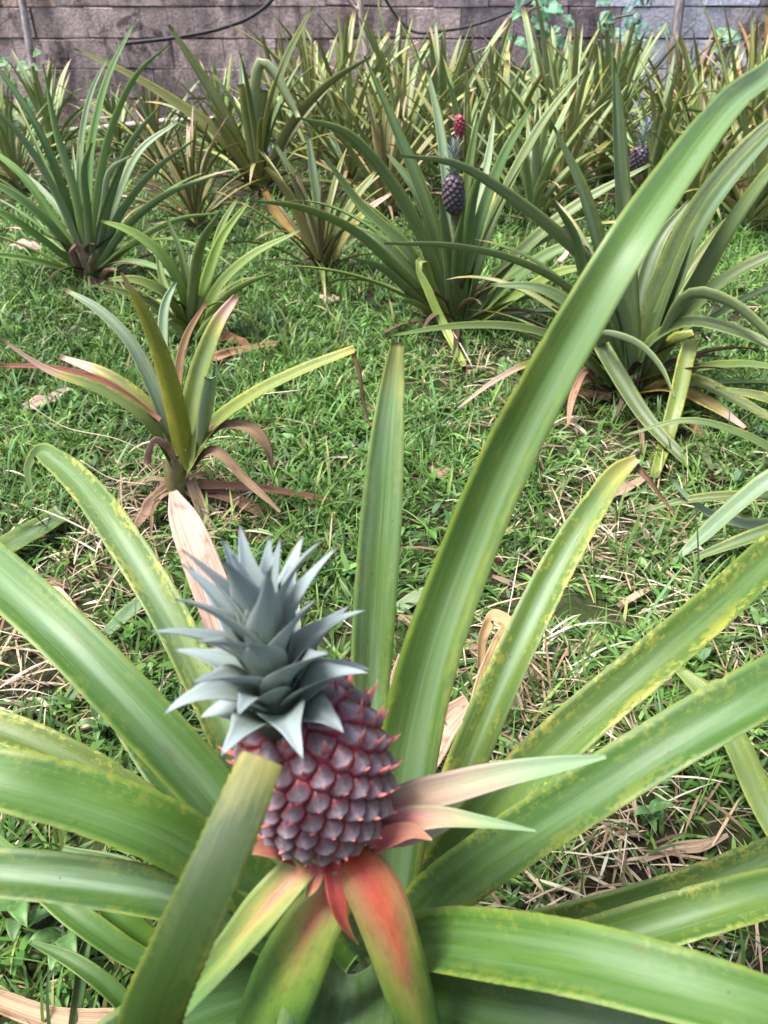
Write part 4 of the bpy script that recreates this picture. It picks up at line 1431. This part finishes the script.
for pts, c in (([(90, 278, 6), (85, 260, 11), (80, 248, 9), (74, 240, 2)], (0.46, 0.38, 0.36)), ([(92, 280, 5), (91, 266, 9), (93, 254, 2)], (0.36, 0.31, 0.19)),
               ([(86, 280, 5), (78, 268, 8), (72, 252, 6), (77, 244, 2)], (0.30, 0.23, 0.20)), ([(98, 282, 5), (108, 272, 8), (118, 270, 2)], (0.22, 0.15, 0.11))):
    ml(t, p, pts, c, -0.16, mat=M_DRY, name='dry_leaf', waver=0.3, k=3)
ml(t, p, [(70, 292, 14), (95, 286, 16), (115, 290, 12), (130, 296, 4)], (0.14, 0.09, 0.07), -0.1, mat=M_DRY, name='dry_leaf', waver=0.3)

# --- plant in front of the wall, left of centre
t, p = plant((262, 196), "tall olive pineapple plant before the wall with one bleached folded leaf")
for pts, c, dd, kw in (
        ([(258, 190, 12), (228, 125, 13), (195, 68, 10), (168, 25, 3)], OL, 0.0, {}),
        ([(254, 190, 12), (220, 138, 13), (175, 104, 11), (130, 76, 7), (74, 49, 2)], (0.16, 0.15, 0.035), -0.1, {}),
        ([(262, 190, 11), (270, 115, 11), (288, 58, 8), (313, 7, 2)], (0.12, 0.15, 0.04), 0.1, {}),
        ([(262, 185, 11), (256, 130, 12), (256, 85, 12), (262, 64, 12), (272, 72, 11), (285, 95, 10), (298, 118, 5)], (0.36, 0.38, 0.27), -0.1, dict(bloom=.7, k=2)),
        ([(258, 190, 13), (250, 140, 13), (240, 84, 8)], OL, -0.1, dict(dry=.06)),
        ([(256, 188, 8), (245, 120, 8), (241, 54, 4)], PB, 0.4, dict(bloom=.8)),
        ([(256, 192, 13), (236, 158, 14), (222, 132, 10), (212, 118, 4)], (0.26, 0.21, 0.04), -0.15, {}),
        ([(264, 192, 11), (292, 128, 11), (330, 85, 8), (371, 57, 2)], (0.18, 0.17, 0.05), -0.05, {}),
        ([(262, 190, 13), (262, 130, 13), (266, 90, 10)], (0.17, 0.19, 0.10), 0.0, dict(bloom=.6))):
    ml(t, p, pts, c, dd, **kw)
shade_skirt(t, 12, 0.34)
rosette(t, 20, 0.75, 0.045, [OL, OY, G2], droop=(25, 80), e_out=25)

# --- brown plant
t, p = plant((197, 228), "low orange-brown pineapple plant between the dark green plant and the wall")
rosette(t, 40, 0.58, 0.026, [BR, (0.30, 0.17, 0.07), (0.18, 0.12, 0.05), (0.34, 0.22, 0.09), (0.14, 0.14, 0.05)], droop=(30, 85), e_out=25, dry=(0.0, 0.35), blunt=0.1, base_h=0.06)

# --- brown-green plant centre left
t, p = plant((322, 278), "medium brown and green pineapple plant in the middle with a yellow dried leaf")
for pts, c, dd, kw in (
        ([(318, 272, 9), (304, 210, 10), (290, 172, 8), (273, 142, 3)], (0.20, 0.25, 0.15), 0.05, dict(bloom=.6)),
        ([(322, 272, 9), (318, 205, 10), (312, 165, 9), (308, 134, 4)], (0.26, 0.33, 0.26), 0.1, dict(bloom=.8)),
        ([(316, 272, 10), (300, 225, 11), (285, 193, 10), (265, 168, 5)], (0.24, 0.19, 0.06), -0.05, dict(dry=.08)),
        ([(300, 240, 3), (286, 226, 8), (274, 212, 10), (263, 190, 7)], (0.40, 0.28, 0.10), 0.05, dict(mat=M_DRY, name='dry_leaf')),
        ([(326, 272, 9), (342, 225, 9), (362, 190, 8), (376, 172, 3)], (0.28, 0.30, 0.14), 0.1, {}),
        ([(328, 274, 8), (350, 232, 9), (372, 208, 7), (392, 194, 2)], (0.42, 0.33, 0.14), -0.05, dict(dry=.3)),
        ([(320, 270, 9), (308, 215, 10), (296, 172, 4)], (0.46, 0.42, 0.33), -0.05, dict(dry=.2))):
    ml(t, p, pts, c, dd, **kw)
shade_skirt(t, 12, 0.24)
rosette(t, 26, 0.50, 0.028, [OL, (0.22, 0.16, 0.06), (0.20, 0.20, 0.06), (0.18, 0.10, 0.06)], droop=(25, 75), e_out=25, dry=(0, 0.25), base_h=0.08)

# --- mid plant with the small purple fruit
t, p = plant((455, 330), "big grey-green pineapple plant in the middle holding a small dark purple fruit")
MG = (0.105, 0.165, 0.055)
for pts, c, dd, kw in (
        ([(448, 322, 15), (418, 235, 18), (380, 172, 16), (345, 135, 12), (297, 118, 2)], MG, -0.15, {}),
        ([(446, 325, 14), (400, 275, 15), (345, 228, 13), (295, 208, 9), (248, 201, 2)], (0.13, 0.19, 0.05), -0.35, {}),
        ([(446, 322, 14), (405, 250, 15), (358, 205, 12), (317, 146, 2)], MG, -0.05, {}),
        ([(450, 320, 15), (428, 215, 16), (395, 130, 13), (364, 56, 2)], MG, 0.1, {}),
        ([(455, 318, 12), (448, 200, 13), (438, 120, 11), (427, 68, 3)], PB, 0.25, dict(bloom=.8)),
        ([(462, 320, 15), (482, 220, 15), (508, 150, 12), (534, 104, 5)], G2, 0.05, dict(bloom=.5)),
        ([(464, 320, 12), (500, 205, 13), (545, 120, 10), (590, 62, 2)], (0.15, 0.19, 0.08), 0.2, dict(bloom=.6)),
        ([(468, 322, 15), (520, 255, 16), (580, 205, 13), (650, 165, 3)], (0.13, 0.17, 0.06), 0.0, dict(bloom=.5)),
        ([(460, 322, 14), (468, 240, 14), (474, 195, 12), (482, 168, 5)], G2, -0.15, {}),
        ([(457, 320, 13), (463, 215, 14), (470, 165, 12), (479, 112, 3)], (0.12, 0.17, 0.05), 0.05, {}),
        ([(448, 322, 10), (428, 280, 11), (420, 260, 10), (419, 262, 9), (428, 290, 11), (446, 330, 11), (464, 366, 8)], (0.24, 0.30, 0.07), -0.2, dict(yel=.8)),
        ([(470, 325, 15), (515, 280, 16), (560, 250, 13), (610, 236, 3)], MG, -0.15, dict(bloom=.5)),
        ([(470, 328, 13), (520, 295, 14), (565, 272, 11), (600, 266, 3)], (0.17, 0.22, 0.04), -0.25, {}),
        ([(440, 325, 14), (405, 268, 15), (375, 240, 12), (330, 222, 3)], (0.10, 0.16, 0.07), 0.1, {}),
        ([(440, 328, 12), (405, 290, 13), (378, 268, 10), (350, 258, 2)], (0.10, 0.15, 0.06), -0.2, {}),
        ([(450, 322, 13), (435, 250, 14), (414, 190, 12), (384, 150, 3)], (0.14, 0.19, 0.10), 0.15, dict(bloom=.7)),
        ([(458, 320, 11), (470, 230, 12), (488, 160, 10), (495, 112, 2)], (0.30, 0.36, 0.29), 0.3, dict(bloom=.8)),
        ([(444, 325, 9), (425, 310, 9), (408, 302, 8), (402, 300, 3)], (0.20, 0.22, 0.07), -0.2, {})):
    kw.setdefault('yel', 0.2)
    ml(t, p, pts, tuple(x * 1.2 for x in c), dd, ws=0.86, **kw)
shade_skirt(t, 16, 0.34)
rosette(t, 30, 0.70, 0.038, [MG, G2, (0.16, 0.21, 0.05)], droop=(30, 80), e_out=22, skip=lambda cx, cy, tt: tt > 0.75 or cy < -0.5)
sy = p.y + 0.02
tube("stalk", [at_y(458, 320, sy), at_y(456, 260, sy), at_y(454, 212, sy)], [0.016, 0.014, 0.013], M_STEM, t, (0.10, 0.11, 0.05), 10)
ml(t, p, [(452, 325, 13), (449, 270, 13), (444, 225, 10), (440, 196, 2)], MG, -0.2)
ml(t, p, [(458, 325, 13), (457, 275, 13), (459, 238, 10), (463, 212, 2)], G2, -0.22)
DK = dict(groove=(0.02, 0.010, 0.016), eye=(0.045, 0.038, 0.055), bloom=(0.12, 0.105, 0.145), red=(0.12, 0.03, 0.035), tip=(0.20, 0.10, 0.07))
f2 = fruit_part(t, at_y(454, 212, sy - 0.02), at_y(453, 174, sy - 0.04), 0.033, n_eyes=90, fine=False, palette=DK, spine=0.4)
crown_part(f2, at_y(452, 172, sy - .04), at_y(456, 140, sy - .04) - at_y(453, 174, sy - .04), 0.07, 0.055, 0.016, 28, droop_low=35, segs=8)

# --- big plant on the right behind the long leaf
t, p = plant((625, 398), "large grey-green pineapple plant on the right directly behind the long sweeping leaf")
RG = (0.105, 0.155, 0.065)
for pts, c, dd, kw in (
        ([(632, 385, 18), (626, 290, 20), (620, 190, 17), (616, 110, 12), (614, 58, 2)], (0.14, 0.20, 0.10), 0.1, dict(bloom=.8)),
        ([(622, 380, 16), (602, 270, 17), (580, 190, 13), (551, 122, 2)], RG, 0.05, dict(bloom=.5)),
        ([(622, 382, 15), (605, 330, 16), (585, 285, 14), (570, 230, 10), (552, 200, 3)], G2, -0.1, {}),
        ([(634, 380, 15), (610, 290, 17), (560, 240, 16), (505, 196, 13), (455, 166, 9), (398, 156, 2)], (0.12, 0.18, 0.075), -0.15, dict(bloom=.6)),
        ([(622, 385, 10), (580, 300, 11), (520, 264, 10), (455, 248, 8), (384, 244, 3)], (0.14, 0.19, 0.07), -0.3, {}),
        ([(636, 382, 22), (664, 290, 26), (700, 210, 22), (745, 150, 16), (800, 95, 3)], (0.085, 0.125, 0.045), 0.0, dict(bloom=.4)),
        ([(640, 384, 18), (676, 290, 20), (715, 205, 17), (768, 140, 11), (810, 95, 2)], (0.13, 0.19, 0.10), -0.1, dict(bloom=.8)),
        ([(645, 380, 18), (690, 305, 21), (725, 240, 18), (768, 175, 13), (820, 110, 2)], (0.20, 0.27, 0.12), -0.05, dict(bloom=.7)),
        ([(642, 385, 16), (680, 322, 17), (720, 285, 14), (768, 258, 12), (830, 240, 3)], (0.10, 0.14, 0.045), -0.15, {}),
        ([(640, 388, 12), (665, 335, 13), (694, 296, 14), (730, 306, 13), (768, 338, 11), (805, 375, 3)], (0.14, 0.19, 0.09), -0.4, dict(bloom=.6)),
        ([(638, 385, 12), (655, 340, 13), (690, 323, 13), (735, 332, 12), (790, 355, 8), (830, 370, 2)], (0.12, 0.17, 0.05), -0.4, {}),
        ([(640, 392, 12), (660, 362, 15), (680, 340, 17), (688, 338, 17), (684, 365, 18), (670, 425, 17), (654, 478, 10)], (0.24, 0.28, 0.055), -0.35, dict(yel=.9, k=1.5)),
        ([(618, 385, 14), (604, 358, 16), (600, 346, 17), (612, 366, 18), (645, 418, 16), (690, 466, 10)], (0.095, 0.13, 0.04), -0.40, dict(bloom=.3)),
        ([(622, 388, 9), (606, 335, 10), (640, 348, 10), (662, 372, 9), (674, 398, 3)], (0.20, 0.26, 0.17), -0.4, dict(bloom=.7)),
        ([(630, 392, 13), (670, 388, 14), (710, 405, 13), (745, 428, 4)], (0.28, 0.17, 0.04), -0.3, dict(yel=.8, dry=.25)),
        ([(640, 390, 12), (690, 380, 13), (735, 400, 12), (790, 430, 4)], (0.20, 0.23, 0.05), -0.35, dict(yel=.8)),
        ([(612, 388, 10), (570, 345, 11), (515, 328, 10), (455, 327, 8), (390, 336, 2)], (0.15, 0.20, 0.06), -0.3, {}),
        ([(610, 392, 9), (570, 370, 9), (530, 364, 8), (500, 378, 6), (458, 408, 2)], (0.20, 0.22, 0.06), -0.3, dict(dry=.42)),
        ([(628, 380, 18), (640, 300, 19), (660, 240, 15), (690, 200, 3)], (0.09, 0.13, 0.05), 0.25, {}),
        ([(618, 385, 14), (585, 320, 14), (540, 290, 11), (490, 285, 3)], RG, 0.05, {}),
        ([(645, 395, 10), (690, 372, 12), (740, 365, 10), (800, 372, 4)], (0.13, 0.18, 0.05), -0.45, {}),
        ([(690, 410, 7), (702, 430, 9), (706, 455, 8), (712, 470, 5)], (0.12, 0.14, 0.09), -0.5, {})):
    kw.setdefault('yel', 0.2)
    ml(t, p, pts, c, dd, **kw)
shade_skirt(t, 20, 0.36)
rosette(t, 28, 0.66, 0.040, [RG, G2, OL], droop=(30, 85), e_out=20, skip=lambda cx, cy, tt: tt > 0.7 or cy < -0.3)
ml(t, p, [(600, 390, 6), (585, 372, 8), (572, 400, 8), (568, 425, 3)], (0.42, 0.25, 0.18), -0.3, mat=M_DRY, name='dry_leaf', waver=0.2)
ml(t, p, [(690, 420, 8), (700, 440, 9), (712, 478, 3)], (0.28, 0.14, 0.08), -0.4, mat=M_DRY, name='dry_leaf', waver=0.2)
ml(t, p, [(560, 262, 6), (575, 250, 12), (590, 262, 12), (600, 280, 4)], (0.48, 0.36, 0.34), 0.1, mat=M_DRY, name='dry_leaf', waver=0.3)
ml(t, p, [(610, 400, 8), (580, 392, 9), (550, 394, 7), (530, 405, 3)], (0.20, 0.13, 0.08), -0.1, mat=M_DRY, name='dry_leaf', waver=0.3)

# --- plant beyond the right edge whose leaves reach in
q = at_z(900, 560, 0)
t = thing("pineapple_plant", "pineapple plant beyond the right edge sending a pale blue-grey leaf across the straw", "pineapple plant", q, "pineapple plants")
p = q
for pts, c, dd, kw in (
        ([(890, 545, 22), (830, 470, 24), (775, 478, 20), (735, 508, 18), (705, 535, 16), (680, 556, 6)], PB, 0.0, dict(bloom=.9)),
        ([(890, 545, 14), (800, 525, 15), (740, 524, 12), (705, 512, 9), (668, 478, 3)], (0.34, 0.42, 0.38), 0.05, dict(bloom=.9)),
        ([(885, 550, 16), (820, 520, 18), (760, 535, 16), (690, 560, 6)], (0.11, 0.16, 0.04), -0.05, {}),
        ([(885, 540, 12), (800, 470, 10), (740, 434, 9), (690, 421, 7), (623, 436, 2)], (0.13, 0.18, 0.06), 0.1, {}),
        ([(885, 545, 12), (800, 500, 12), (740, 496, 11), (690, 500, 9), (640, 512, 3)], (0.10, 0.14, 0.04), 0.05, {}),
        ([(885, 540, 12), (820, 430, 14), (768, 400, 12), (715, 388, 3)], OL, 0.1, dict(yel=.8))):
    ml(t, p, pts, c, dd, **kw)
rosette(t, 14, 0.6, 0.042, [G1, G2, OL], droop=(30, 80), e_out=25, skip=lambda cx, cy, tt: cx < -0.2)
# ------------------------------------------------------------------ the thicket at the back
OLs = [(0.28, 0.28, 0.08), (0.38, 0.35, 0.10), (0.21, 0.24, 0.08), (0.32, 0.27, 0.09), (0.44, 0.45, 0.20), (0.30, 0.36, 0.20)]
GRs = [(0.19, 0.26, 0.08), (0.25, 0.31, 0.10), (0.30, 0.33, 0.11), (0.30, 0.38, 0.26)]
REDs = [(0.42, 0.14, 0.06), (0.46, 0.24, 0.10), (0.30, 0.20, 0.07), (0.36, 0.13, 0.10)]
back = [
    # px at ground, distance, n, length, width, palette, label
    (290, 6.3, 24, 0.75, 0.040, OLs, "olive plant in the back row between the folded bleached leaf and the pale sapling"),
    (345, 5.9, 26, 0.85, 0.042, OLs, "yellow-olive plant standing just below the pale sapling"),
    (395, 6.3, 26, 0.95, 0.042, GRs, "tall green-olive plant right of the pale sapling against the wall"),
    (400, 4.9, 26, 0.80, 0.042, OLs, "yellow-olive plant behind the grey-green plant with the small purple fruit"),
    (440, 5.7, 28, 0.95, 0.044, OLs, "tall olive plant of the back thicket, just above the red flower head"),
    (485, 6.4, 26, 0.95, 0.042, OLs, "tall yellowish plant at the wall below the middle vine"),
    (500, 5.1, 28, 0.90, 0.044, OLs, "dense yellow-olive plant right behind the small purple fruit"),
    (545, 5.9, 28, 0.95, 0.044, GRs, "greenish plant in the thicket below the middle vine, right side"),
    (560, 4.6, 26, 0.80, 0.042, OLs, "olive plant left of the pale upright leaf of the right plant"),
    (600, 5.2, 28, 0.90, 0.044, OLs, "yellow-olive plant behind the pale upright leaf of the right plant"),
    (608, 6.4, 24, 0.90, 0.040, GRs, "green plant at the wall below the blue-green vine"),
    (645, 4.5, 24, 0.62, 0.042, GRs, "plant carrying a dark upright fruit behind the right-hand plant"),
    (672, 6.1, 26, 0.85, 0.040, REDs, "orange-red dying plant at the foot of the slim wooden post"),
    (705, 5.3, 26, 0.85, 0.042, OLs, "olive plant behind the long leaf near the right edge"),
    (745, 6.2, 26, 0.95, 0.040, REDs, "reddish plant with tall drying leaves against the wall at far right"),
    (770, 4.9, 26, 0.80, 0.042, OLs, "yellow-olive plant cut by the right edge in the back rows"),
    (745, 4.0, 24, 0.70, 0.040, OLs, "low olive plant at the right edge above the arching grey leaves"),
    (820, 5.6, 22, 0.90, 0.042, GRs, "green plant just past the right edge of the back rows"),
    (690, 4.2, 22, 0.60, 0.036, OLs, "short plant with many dried leaves behind the right-hand plant"),
    (735, 4.5, 28, 0.80, 0.042, OLs, "dense yellowish plant low at the right, above the arching grey-green leaves"),
    (690, 4.8, 26, 0.80, 0.042, OLs, "yellow-olive plant showing between the leaves of the right-hand plant"),
    (800, 4.3, 26, 0.80, 0.044, GRs, "olive-green plant half outside the right edge in the middle rows"),
    (350, 5.1, 26, 0.70, 0.040, OLs, "yellow-olive plant just behind the medium brown and green plant"),
    (315, 5.6, 24, 0.75, 0.040, OLs, "tan-tipped olive plant right of the bleached folded leaf"),
    (462, 4.5, 24, 0.62, 0.042, OLs, "yellow-olive plant with a small red flower head behind the small purple fruit"),
    (160, 5.6, 24, 0.60, 0.036, [BR, (0.30, 0.22, 0.10), (0.20, 0.22, 0.10)], "tan-brown plant between the low orange-brown plant and the cane pole"),
    (225, 5.9, 22, 0.55, 0.036, GRs, "dull green plant left of the olive plant's base, in front of the wall"),
    (55, 6.0, 22, 0.70, 0.038, GRs, "green plant behind the dark green one, beside the thin grey pipe"),
    (120, 6.2, 18, 0.45, 0.030, GRs, "small bluish plant near the cane pole behind the dark green plant"),
    (20, 4.9, 22, 0.60, 0.036, OLs, "dull plant half hidden behind the dark green plant at the left edge"),
    (385, 4.3, 24, 0.55, 0.034, [BR, (0.26, 0.18, 0.06), (0.30, 0.28, 0.09)], "short brownish plant behind the left arm of the purple-fruited plant"),
    (530, 4.1, 22, 0.60, 0.036, GRs, "low green plant between the purple-fruited plant and the right plant"),
]
for (px, yy, n_, ln, wd, pal, lab) in back:
    dep = yy * math.cos(PITCH) + H * math.sin(PITCH)
    x = (px - 384) / F * dep
    ln *= 0.86 if px > 470 and yy > 5 else 1.0
    t = thing("pineapple_plant", lab.replace(" plant", " pineapple plant", 1), "pineapple plant", (x, yy, 0), "pineapple plants")
    red = pal is REDs
    rosette(t, n_ + 4, ln * random.uniform(0.85, 1.12), wd * random.uniform(1.0, 1.5), pal if random.random() < 0.6 or red else pal + GRs + [(0.16, 0.24, 0.10), (0.36, 0.42, 0.30)], e_in=88, e_out=38, droop=(15, 62), segs=12, dry=(-0.12, 0.22), yel=(0.1, 0.7), bloom=(0.4, 1.0), az0=random.uniform(0, 6), blunt=0.14, K=5, base_h=0.14)
    # dried skirt
    rosette(t, 7, ln * 0.55, wd * 0.8, [TAN, DBR, (0.40, 0.30, 0.20), (0.30, 0.17, 0.09)], e_in=45, e_out=5, droop=(50, 95), segs=8, mat=M_DRY, name='dry_leaf', K=5, base_h=0.10)
    if 'a small red flower' in lab:
        b = at_y(460, 136, yy - 0.25)
        tube("stalk", [Vector((x, yy, 0.15)), b + Vector((0, 0, -0.05)), b], [0.016, 0.013, 0.012], M_STEM, t, (0.2, 0.14, 0.07), 8)
        RP = dict(groove=(0.15, 0.01, 0.03), eye=(0.22, 0.025, 0.05), bloom=(0.32, 0.07, 0.09), red=(0.28, 0.025, 0.05), tip=(0.34, 0.09, 0.09))
        fruit_part(t, b, at_y(459, 115, yy - 0.27), 0.024, n_eyes=50, fine=False, palette=RP, spine=0.8)
    if 'dark upright fruit' in lab:
        b, e = at_y(638, 172, yy - 0.32), at_y(641, 146, yy - 0.34)
        tube("stalk", [Vector((x, yy, 0.15)), b + Vector((0, 0, -0.05)), b], [0.016, 0.013, 0.012], M_STEM, t, (0.2, 0.14, 0.07), 8)
        f3 = fruit_part(t, b, e, 0.040, n_eyes=80, fine=False, palette=DK, spine=0.4)
        crown_part(f3, e, Vector((0.1, 0, 1)), 0.08, 0.075, 0.018, 24, droop_low=25, segs=8)

# ------------------------------------------------------------------ litter one can count
def dropped(label, pts, color, mat=None, waver=0.2, cat="dry leaf", name="fallen_leaf", z=0.025, **kw):
    o = px_leaf(None, [(at_z(a, b, z + (kw.get('lift', 0) * math.sin(math.pi * i / (len(pts) - 1)))), wd) for i, (a, b, wd) in enumerate(pts)], color,
                mat=mat or M_DRY, name=name, n=20, waver=waver, k=0.3, trough=0.12, K=7)
    tag(o, label, cat, "fallen leaves on the grass")


dropped("brown fallen leaf lying between the longest leaf and the narrow dry-tipped leaf", [(462, 645, 12), (490, 655, 22), (520, 668, 20), (540, 680, 8)], (0.30, 0.20, 0.15))
dropped("grey crumpled dead leaf on bare soil right of the narrow leaf's foot", [(500, 732, 8), (512, 740, 22), (520, 752, 22), (530, 765, 8)], (0.40, 0.35, 0.31), waver=0.5)
dropped("pale blue-green cut leaf piece beside the upright leaf", [(396, 612, 12), (408, 603, 15), (426, 592, 12)], (0.24, 0.30, 0.25), mat=M_LEAF, waver=0.05, cat="cut leaf")
dropped("brown fallen leaf just under the pale cut piece beside the upright leaf", [(398, 616, 8), (415, 624, 12), (432, 634, 6)], (0.24, 0.16, 0.12))
dropped("blue-green cut leaf piece lying left of the grey-green crown", [(106, 634, 10), (124, 617, 15), (145, 598, 13)], (0.14, 0.22, 0.16), mat=M_LEAF, waver=0.05, cat="cut leaf")
dropped("dark green cut leaf piece on bare soil at the left edge", [(-10, 556, 22), (30, 534, 22), (64, 514, 20)], (0.075, 0.13, 0.025), mat=M_LEAF, waver=0.03, cat="cut leaf", z=0.05)
dropped("thin yellow-edged leaf scrap above the dark green cut piece at left", [(-8, 512, 10), (22, 506, 9), (52, 490, 3)], (0.20, 0.20, 0.05), mat=M_LEAF, cat="cut leaf")
dropped("pink-tan scrap poking up at the left between two broad leaves", [(52, 585, 8), (62, 595, 9), (78, 612, 4)], (0.55, 0.42, 0.32))
dropped("pale fallen leaf in the grass at left beside the straggly plant", [(25, 408, 10), (48, 400, 12), (70, 388, 4)], (0.44, 0.34, 0.29))
dropped("pinkish fallen leaf in the grass near the left edge by the tall dark plant", [(14, 243, 10), (26, 246, 14), (40, 249, 6)], (0.52, 0.38, 0.36), z=0.05)
dropped("tan fallen leaf at the foot of the dry-tipped narrow leaf, in straw", [(600, 500, 8), (622, 490, 12), (645, 478, 6)], (0.42, 0.29, 0.23))
dropped("short pale stalk piece in the grass at right of centre", [(618, 606, 5), (632, 598, 7), (655, 586, 4)], (0.52, 0.43, 0.30), waver=0.05)
dropped("small pale dead leaf in the grass just above the dark broad leaf", [(655, 692, 6), (664, 682, 9), (672, 672, 4)], (0.46, 0.36, 0.28))
dropped("brown curled leaf scrap in the grass near the straggly plant's hanging tip", [(365, 402, 4), (372, 410, 8), (378, 415, 3)], (0.40, 0.26, 0.20))
dropped("dark blue-green cut leaf lying under the left leaves", [(68, 700, 10), (80, 685, 15), (95, 668, 10)], (0.09, 0.16, 0.08), mat=M_LEAF, cat="cut leaf", waver=0.05)
dropped("light tan fallen leaf between the left leaves above the straw", [(80, 725, 8), (100, 720, 11), (122, 714, 5)], (0.50, 0.40, 0.28))

dropped("yellow-green cut leaf slanting down through the gap under the dark broad leaf at right", [(676, 668, 8), (704, 692, 22), (735, 742, 27), (760, 800, 28), (785, 850, 22)], (0.17, 0.23, 0.05), mat=M_LEAF, cat="cut leaf", waver=0.03, z=0.10)
dropped("tan fallen leaf in the grass right of the narrow leaf, nearest the spotted leaf", [(560, 655, 6), (580, 648, 12), (602, 640, 10), (618, 637, 3)], (0.38, 0.28, 0.19))
dropped("brown fallen leaf in the middle of the lawn left of the long sweeping leaf", [(428, 468, 5), (442, 474, 10), (460, 472, 8), (470, 468, 3)], (0.30, 0.21, 0.15))
dropped("pale fallen leaf on the lawn right of the small light green plant", [(318, 296, 4), (332, 300, 8), (346, 298, 4)], (0.42, 0.34, 0.26))
dropped("long tan fallen leaf in the straw under the two lowest right leaves", [(640, 862, 5), (668, 850, 12), (700, 846, 12), (728, 835, 4)], (0.40, 0.31, 0.22))
# crumpled pale plastic beside the olive plant at the back
bx = at_y(268, 152, 5.0)
v = 24
th = np.linspace(0, 2 * math.pi, v, endpoint=False)
pts_, rad_ = [], []
for i in range(14):
    f = i / 13
    pts_.append(Vector((bx.x + 0.012 * math.sin(f * 7), bx.y, 0.01 + 0.30 * f)))
    rad_.append(0.045 * (0.9 + 0.12 * math.sin(f * 30)) * (1 - max(0, f - 0.68) * 2.6))
tag(tube("plastic_bottle", pts_, rad_, M_PLASTIC, sides=18, lump=0.05), "crumpled pale bluish plastic bottle stuck among leaves before the wall", "bottle")
